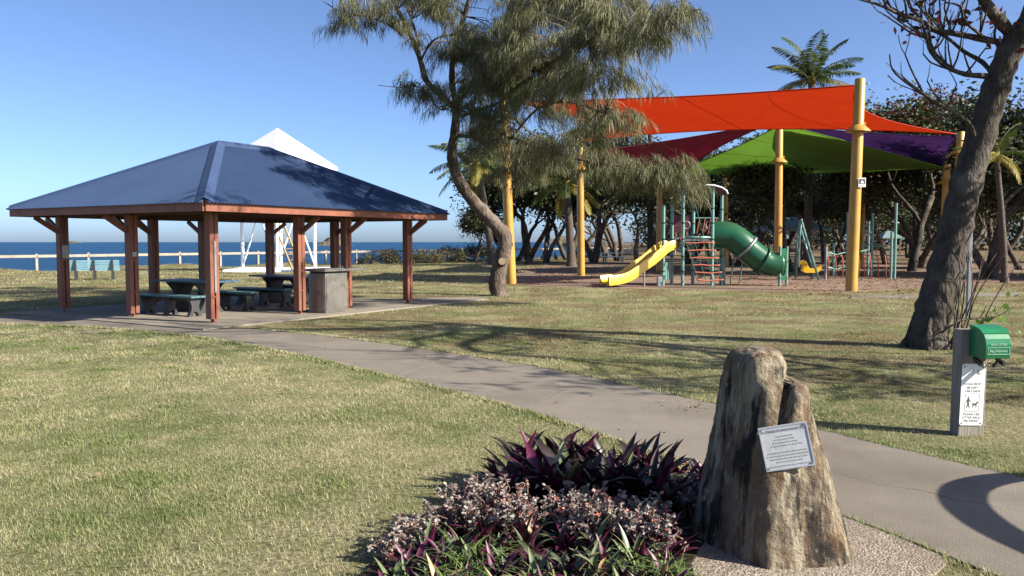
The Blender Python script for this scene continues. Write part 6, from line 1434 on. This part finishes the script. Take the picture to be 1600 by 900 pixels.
for row, (yb, nm) in enumerate(((768, 'rear line of the back row'), (800, 'nearer line of the back row'))):
    for i in range(12):
        x = 792 + i * 22.5 + rpz.uniform(-8, 8); y = yb + rpz.uniform(-9, 9) + max(0, 830 - x) * 0.25
        big = 0.46 - 0.10 * max(0, (840 - x) / 60) - 0.10 * max(0, (x - 1010) / 40)
        rhoeo(G(x, y), big * rpz.uniform(0.88, 1.08), 'dark' if x > 850 or i % 2 else 'purple', 'dark oyster plant, %s, in the %s' % (ORD[i], nm), gdk, rpz.randint(15, 20))
for i in range(7):
    rhoeo(G(1060 + i * 7, 772 + rpz.uniform(-12, 30)), 0.27, 'purple', 'purple oyster plant, %s beside the boulder' % ORD[i], gdk, 11)
for y0, nm, cnt in ((852, 'farthest low row', 6), (878, 'second low row', 8), (905, 'third low row', 9), (932, 'fourth low row', 9), (965, 'fifth low row', 8), (1003, 'nearest low row', 7)):
    x0 = 600 + max(0, (930 - y0)) * 0.75
    for i in range(cnt):
        x = x0 + (1065 - x0) * (i + 0.5) / cnt + rpz.uniform(-12, 12); y = y0 + rpz.uniform(-9, 9); kind = 'green' if rpz.random() < 0.62 else 'purple'
        rhoeo(G(x, y), rpz.uniform(0.19, 0.26), kind, '%s oyster plant, %s in the %s of the bed' % (kind, ORD[i], nm), gdk, rpz.randint(13, 18))
# succulents
def succulent(p, H, spread, label, seed, nst=26):
    o = thing('succulent_clump', (p.x, p.y, 0.02), label, 'succulent', 'pinkish succulents of the garden bed'); rg = random.Random(seed); mb = MB(); V = []; Rn = []
    for s in range(nst):
        a = rg.uniform(0, 6.28); q = rg.random() ** 0.6 * spread; b = Vector((p.x + math.cos(a) * q, p.y + math.sin(a) * q, 0.0)); h = H * rg.uniform(0.6, 1.1); lean = Vector((rg.gauss(0, .22), rg.gauss(0, .22), 1))
        pts_ = [b, b + lean * h * 0.5, b + lean * h * 0.8 + Vector((rg.gauss(0, .02), rg.gauss(0, .02), 0)), b + lean * h + Vector((rg.gauss(0, .035), rg.gauss(0, .035), 0))]; mb.tube(pts_, [0.004, 0.0035, 0.003, 0.002], 4, cap=False)
        base_r = rg.random() * 0.6
        for l in range(rg.randint(16, 26)):
            t = rg.uniform(0.30, 1.0) ** 0.6; c = pts_[1].lerp(pts_[3], (t - 0.3) / 0.7 if t > 0.3 else 0); az = rg.uniform(0, 6.28); d = Vector((math.cos(az), math.sin(az), rg.uniform(-0.5, 0.9))).normalized(); ll = rg.uniform(0.016, 0.036)
            sd = d.cross(Vector((rg.gauss(0, 1), rg.gauss(0, 1), rg.gauss(0, 1)))).normalized() * ll * 0.26; nn_ = d.cross(sd).normalized() * ll * 0.12
            V += [c, c + d * ll * .55 + sd + nn_, c + d * ll, c + d * ll * .55 - sd + nn_]; V += [c, c + d * ll * .55 - sd - nn_, c + d * ll, c + d * ll * .55 + sd - nn_]; rv = min(1, base_r + rg.random() * 0.45); Rn += [rv] * 8
    mb.build('stems', MAT['stemred'], o); V = np.array([tuple(v) for v in V])
    np_mesh('leaves', V, np.arange(len(V)).reshape(-1, 4), MAT['succulent'], o, attrs={'rnd': Rn}, origin=ORG[o.name])
for i, (x, y, h, s) in enumerate(sorted([(725, 828, .28, .11), (755, 832, .30, .11), (785, 838, .28, .10), (705, 838, .22, .09), (748, 850, .24, .11), (800, 850, .24, .09), (825, 845, .20, .08)])):
    succulent(G(x, y), h, s, 'greyish pink succulent clump, %s in the left of the bed' % ORD[i], 100 + i)
for i, (x, y, h, s) in enumerate(sorted([(890, 838, .25, .10), (925, 842, .27, .11), (960, 848, .26, .10), (990, 846, .24, .10), (1015, 850, .22, .09), (940, 858, .24, .10), (985, 862, .22, .10), (905, 852, .22, .1), (1005, 866, .22, .09)])):
    succulent(G(x, y), h, s, 'pink tipped succulent clump, %s in the middle of the bed' % ORD[i], 200 + i, 30)
for i, (x, y, h, s) in enumerate(sorted([(632, 862, .16, .08), (660, 855, .17, .08), (610, 880, .12, .07), (1040, 880, .16, .07), (1062, 800, .22, .08), (1085, 815, .22, .07)])):
    succulent(G(x, y), h, s, 'small sparse succulent, %s along the edge of the bed' % ORD[i], 300 + i, 14)
def spider(p, L, n, label, seed):
    o = thing('spider_plant', (p.x, p.y, 0.02), label, 'plant', 'grassy spider plants of the garden bed'); rg = random.Random(seed); V = []; F = []; Rn = []
    for b in range(n):
        az = rg.uniform(0, 6.28); dh = Vector((math.cos(az), math.sin(az), 0)); ang = rg.uniform(0.7, 1.45); l = L * rg.uniform(0.6, 1.15); q = Vector((p.x + rg.gauss(0, .03), p.y + rg.gauss(0, .03), 0.02)); w = rg.uniform(0.003, 0.0055); sd = Vector((-dh.y, dh.x, 0)); k = len(V); m = 6; r_ = rg.random()
        for i in range(m + 1):
            ww = w * (1 - (i / m) ** 2) + 0.0004; V += [q + sd * ww, q - sd * ww]; Rn += [r_, r_]; q = q + (dh * math.cos(ang) + ZV * math.sin(ang)) * l / m; ang -= rg.uniform(0.15, 0.42)
        for i in range(m): F.append((k + 2 * i, k + 2 * i + 1, k + 2 * i + 3, k + 2 * i + 2))
    np_mesh('blades', np.array([tuple(v) for v in V]), np.array(F), MAT['spider'], o, attrs={'rnd': Rn}, origin=ORG[o.name])
sl_ = [0, 0]
for i in sorted(range(16), key=lambda j: [690, 720, 745, 770, 735, 700, 760, 640, 960, 990, 1015, 1045, 935, 1065, 820, 880][j]):
    x = [690, 720, 745, 770, 735, 700, 760, 640, 960, 990, 1015, 1045, 935, 1065, 820, 880][i]; y = [900, 890, 905, 885, 930, 945, 950, 940, 925, 905, 930, 915, 955, 940, 950, 945][i]
    spider(G(x, y), rpz.uniform(0.20, 0.30), 34, 'grassy spider plant, %s in the %s front of the bed' % (ORD[sl_[x > 850]], 'left' if x < 850 else 'right'), 400 + i); sl_[x > 850] += 1

# ------------------------------------------------------------------ unseen rail added outside the frame, shaped to shade the path, small rock
ar = thing('shadow_arch', (4.6, 4.2, 0), 'added unseen steel arch beyond the right edge, shaped to shadow the path', 'rail')
ya = [5.62, 5.58, 5.42, 5.14, 4.78, 4.35, 3.85, 3.3, 2.85, 2.6, 2.55]; za = [-0.1, 0.2, 0.50, 0.80, 1.02, 1.14, 1.18, 1.10, 0.85, 0.45, -0.1]
arc = smooth_line(resample([Vector((a, b)) for a, b in zip(ya, za)], 60), 8)
MB().tube([(4.6, a, b) for a, b in arc], 0.075, 16).build('shadow_arch_tube', MAT['galv'], ar, smooth=True)
for y in (5.62, 2.55): MB().lathe((4.6, y, 0), [(0.16, 0.0), (0.16, 0.02)], 12).build('base_plate', MAT['galv'], ar)
rkp = G(827, 413); o = thing('small_rock', rkp, 'small grey rock on the shaded lawn right of the casuarina trunk', 'rock'); mb = MB(); V = []; F = []
for j in range(7):
    for i in range(12):
        a = 2 * math.pi * i / 12; h = j / 6; r_ = 0.32 * math.sqrt(max(0.02, 1 - h * h)) * (1 + 0.22 * mnoise.noise((math.cos(a) * 1.5, math.sin(a) * 1.5, h * 2)))
        V.append(rkp + Vector((math.cos(a) * r_, math.sin(a) * r_ * 0.8, h * 0.52)))
for j in range(6):
    for i in range(12): F.append((j * 12 + i, j * 12 + (i + 1) % 12, (j + 1) * 12 + (i + 1) % 12, (j + 1) * 12 + i))
F.append(tuple(72 + i for i in range(12))); mb.add(V, F); mb.build('stone', MAT['greybark'], o, smooth=True)
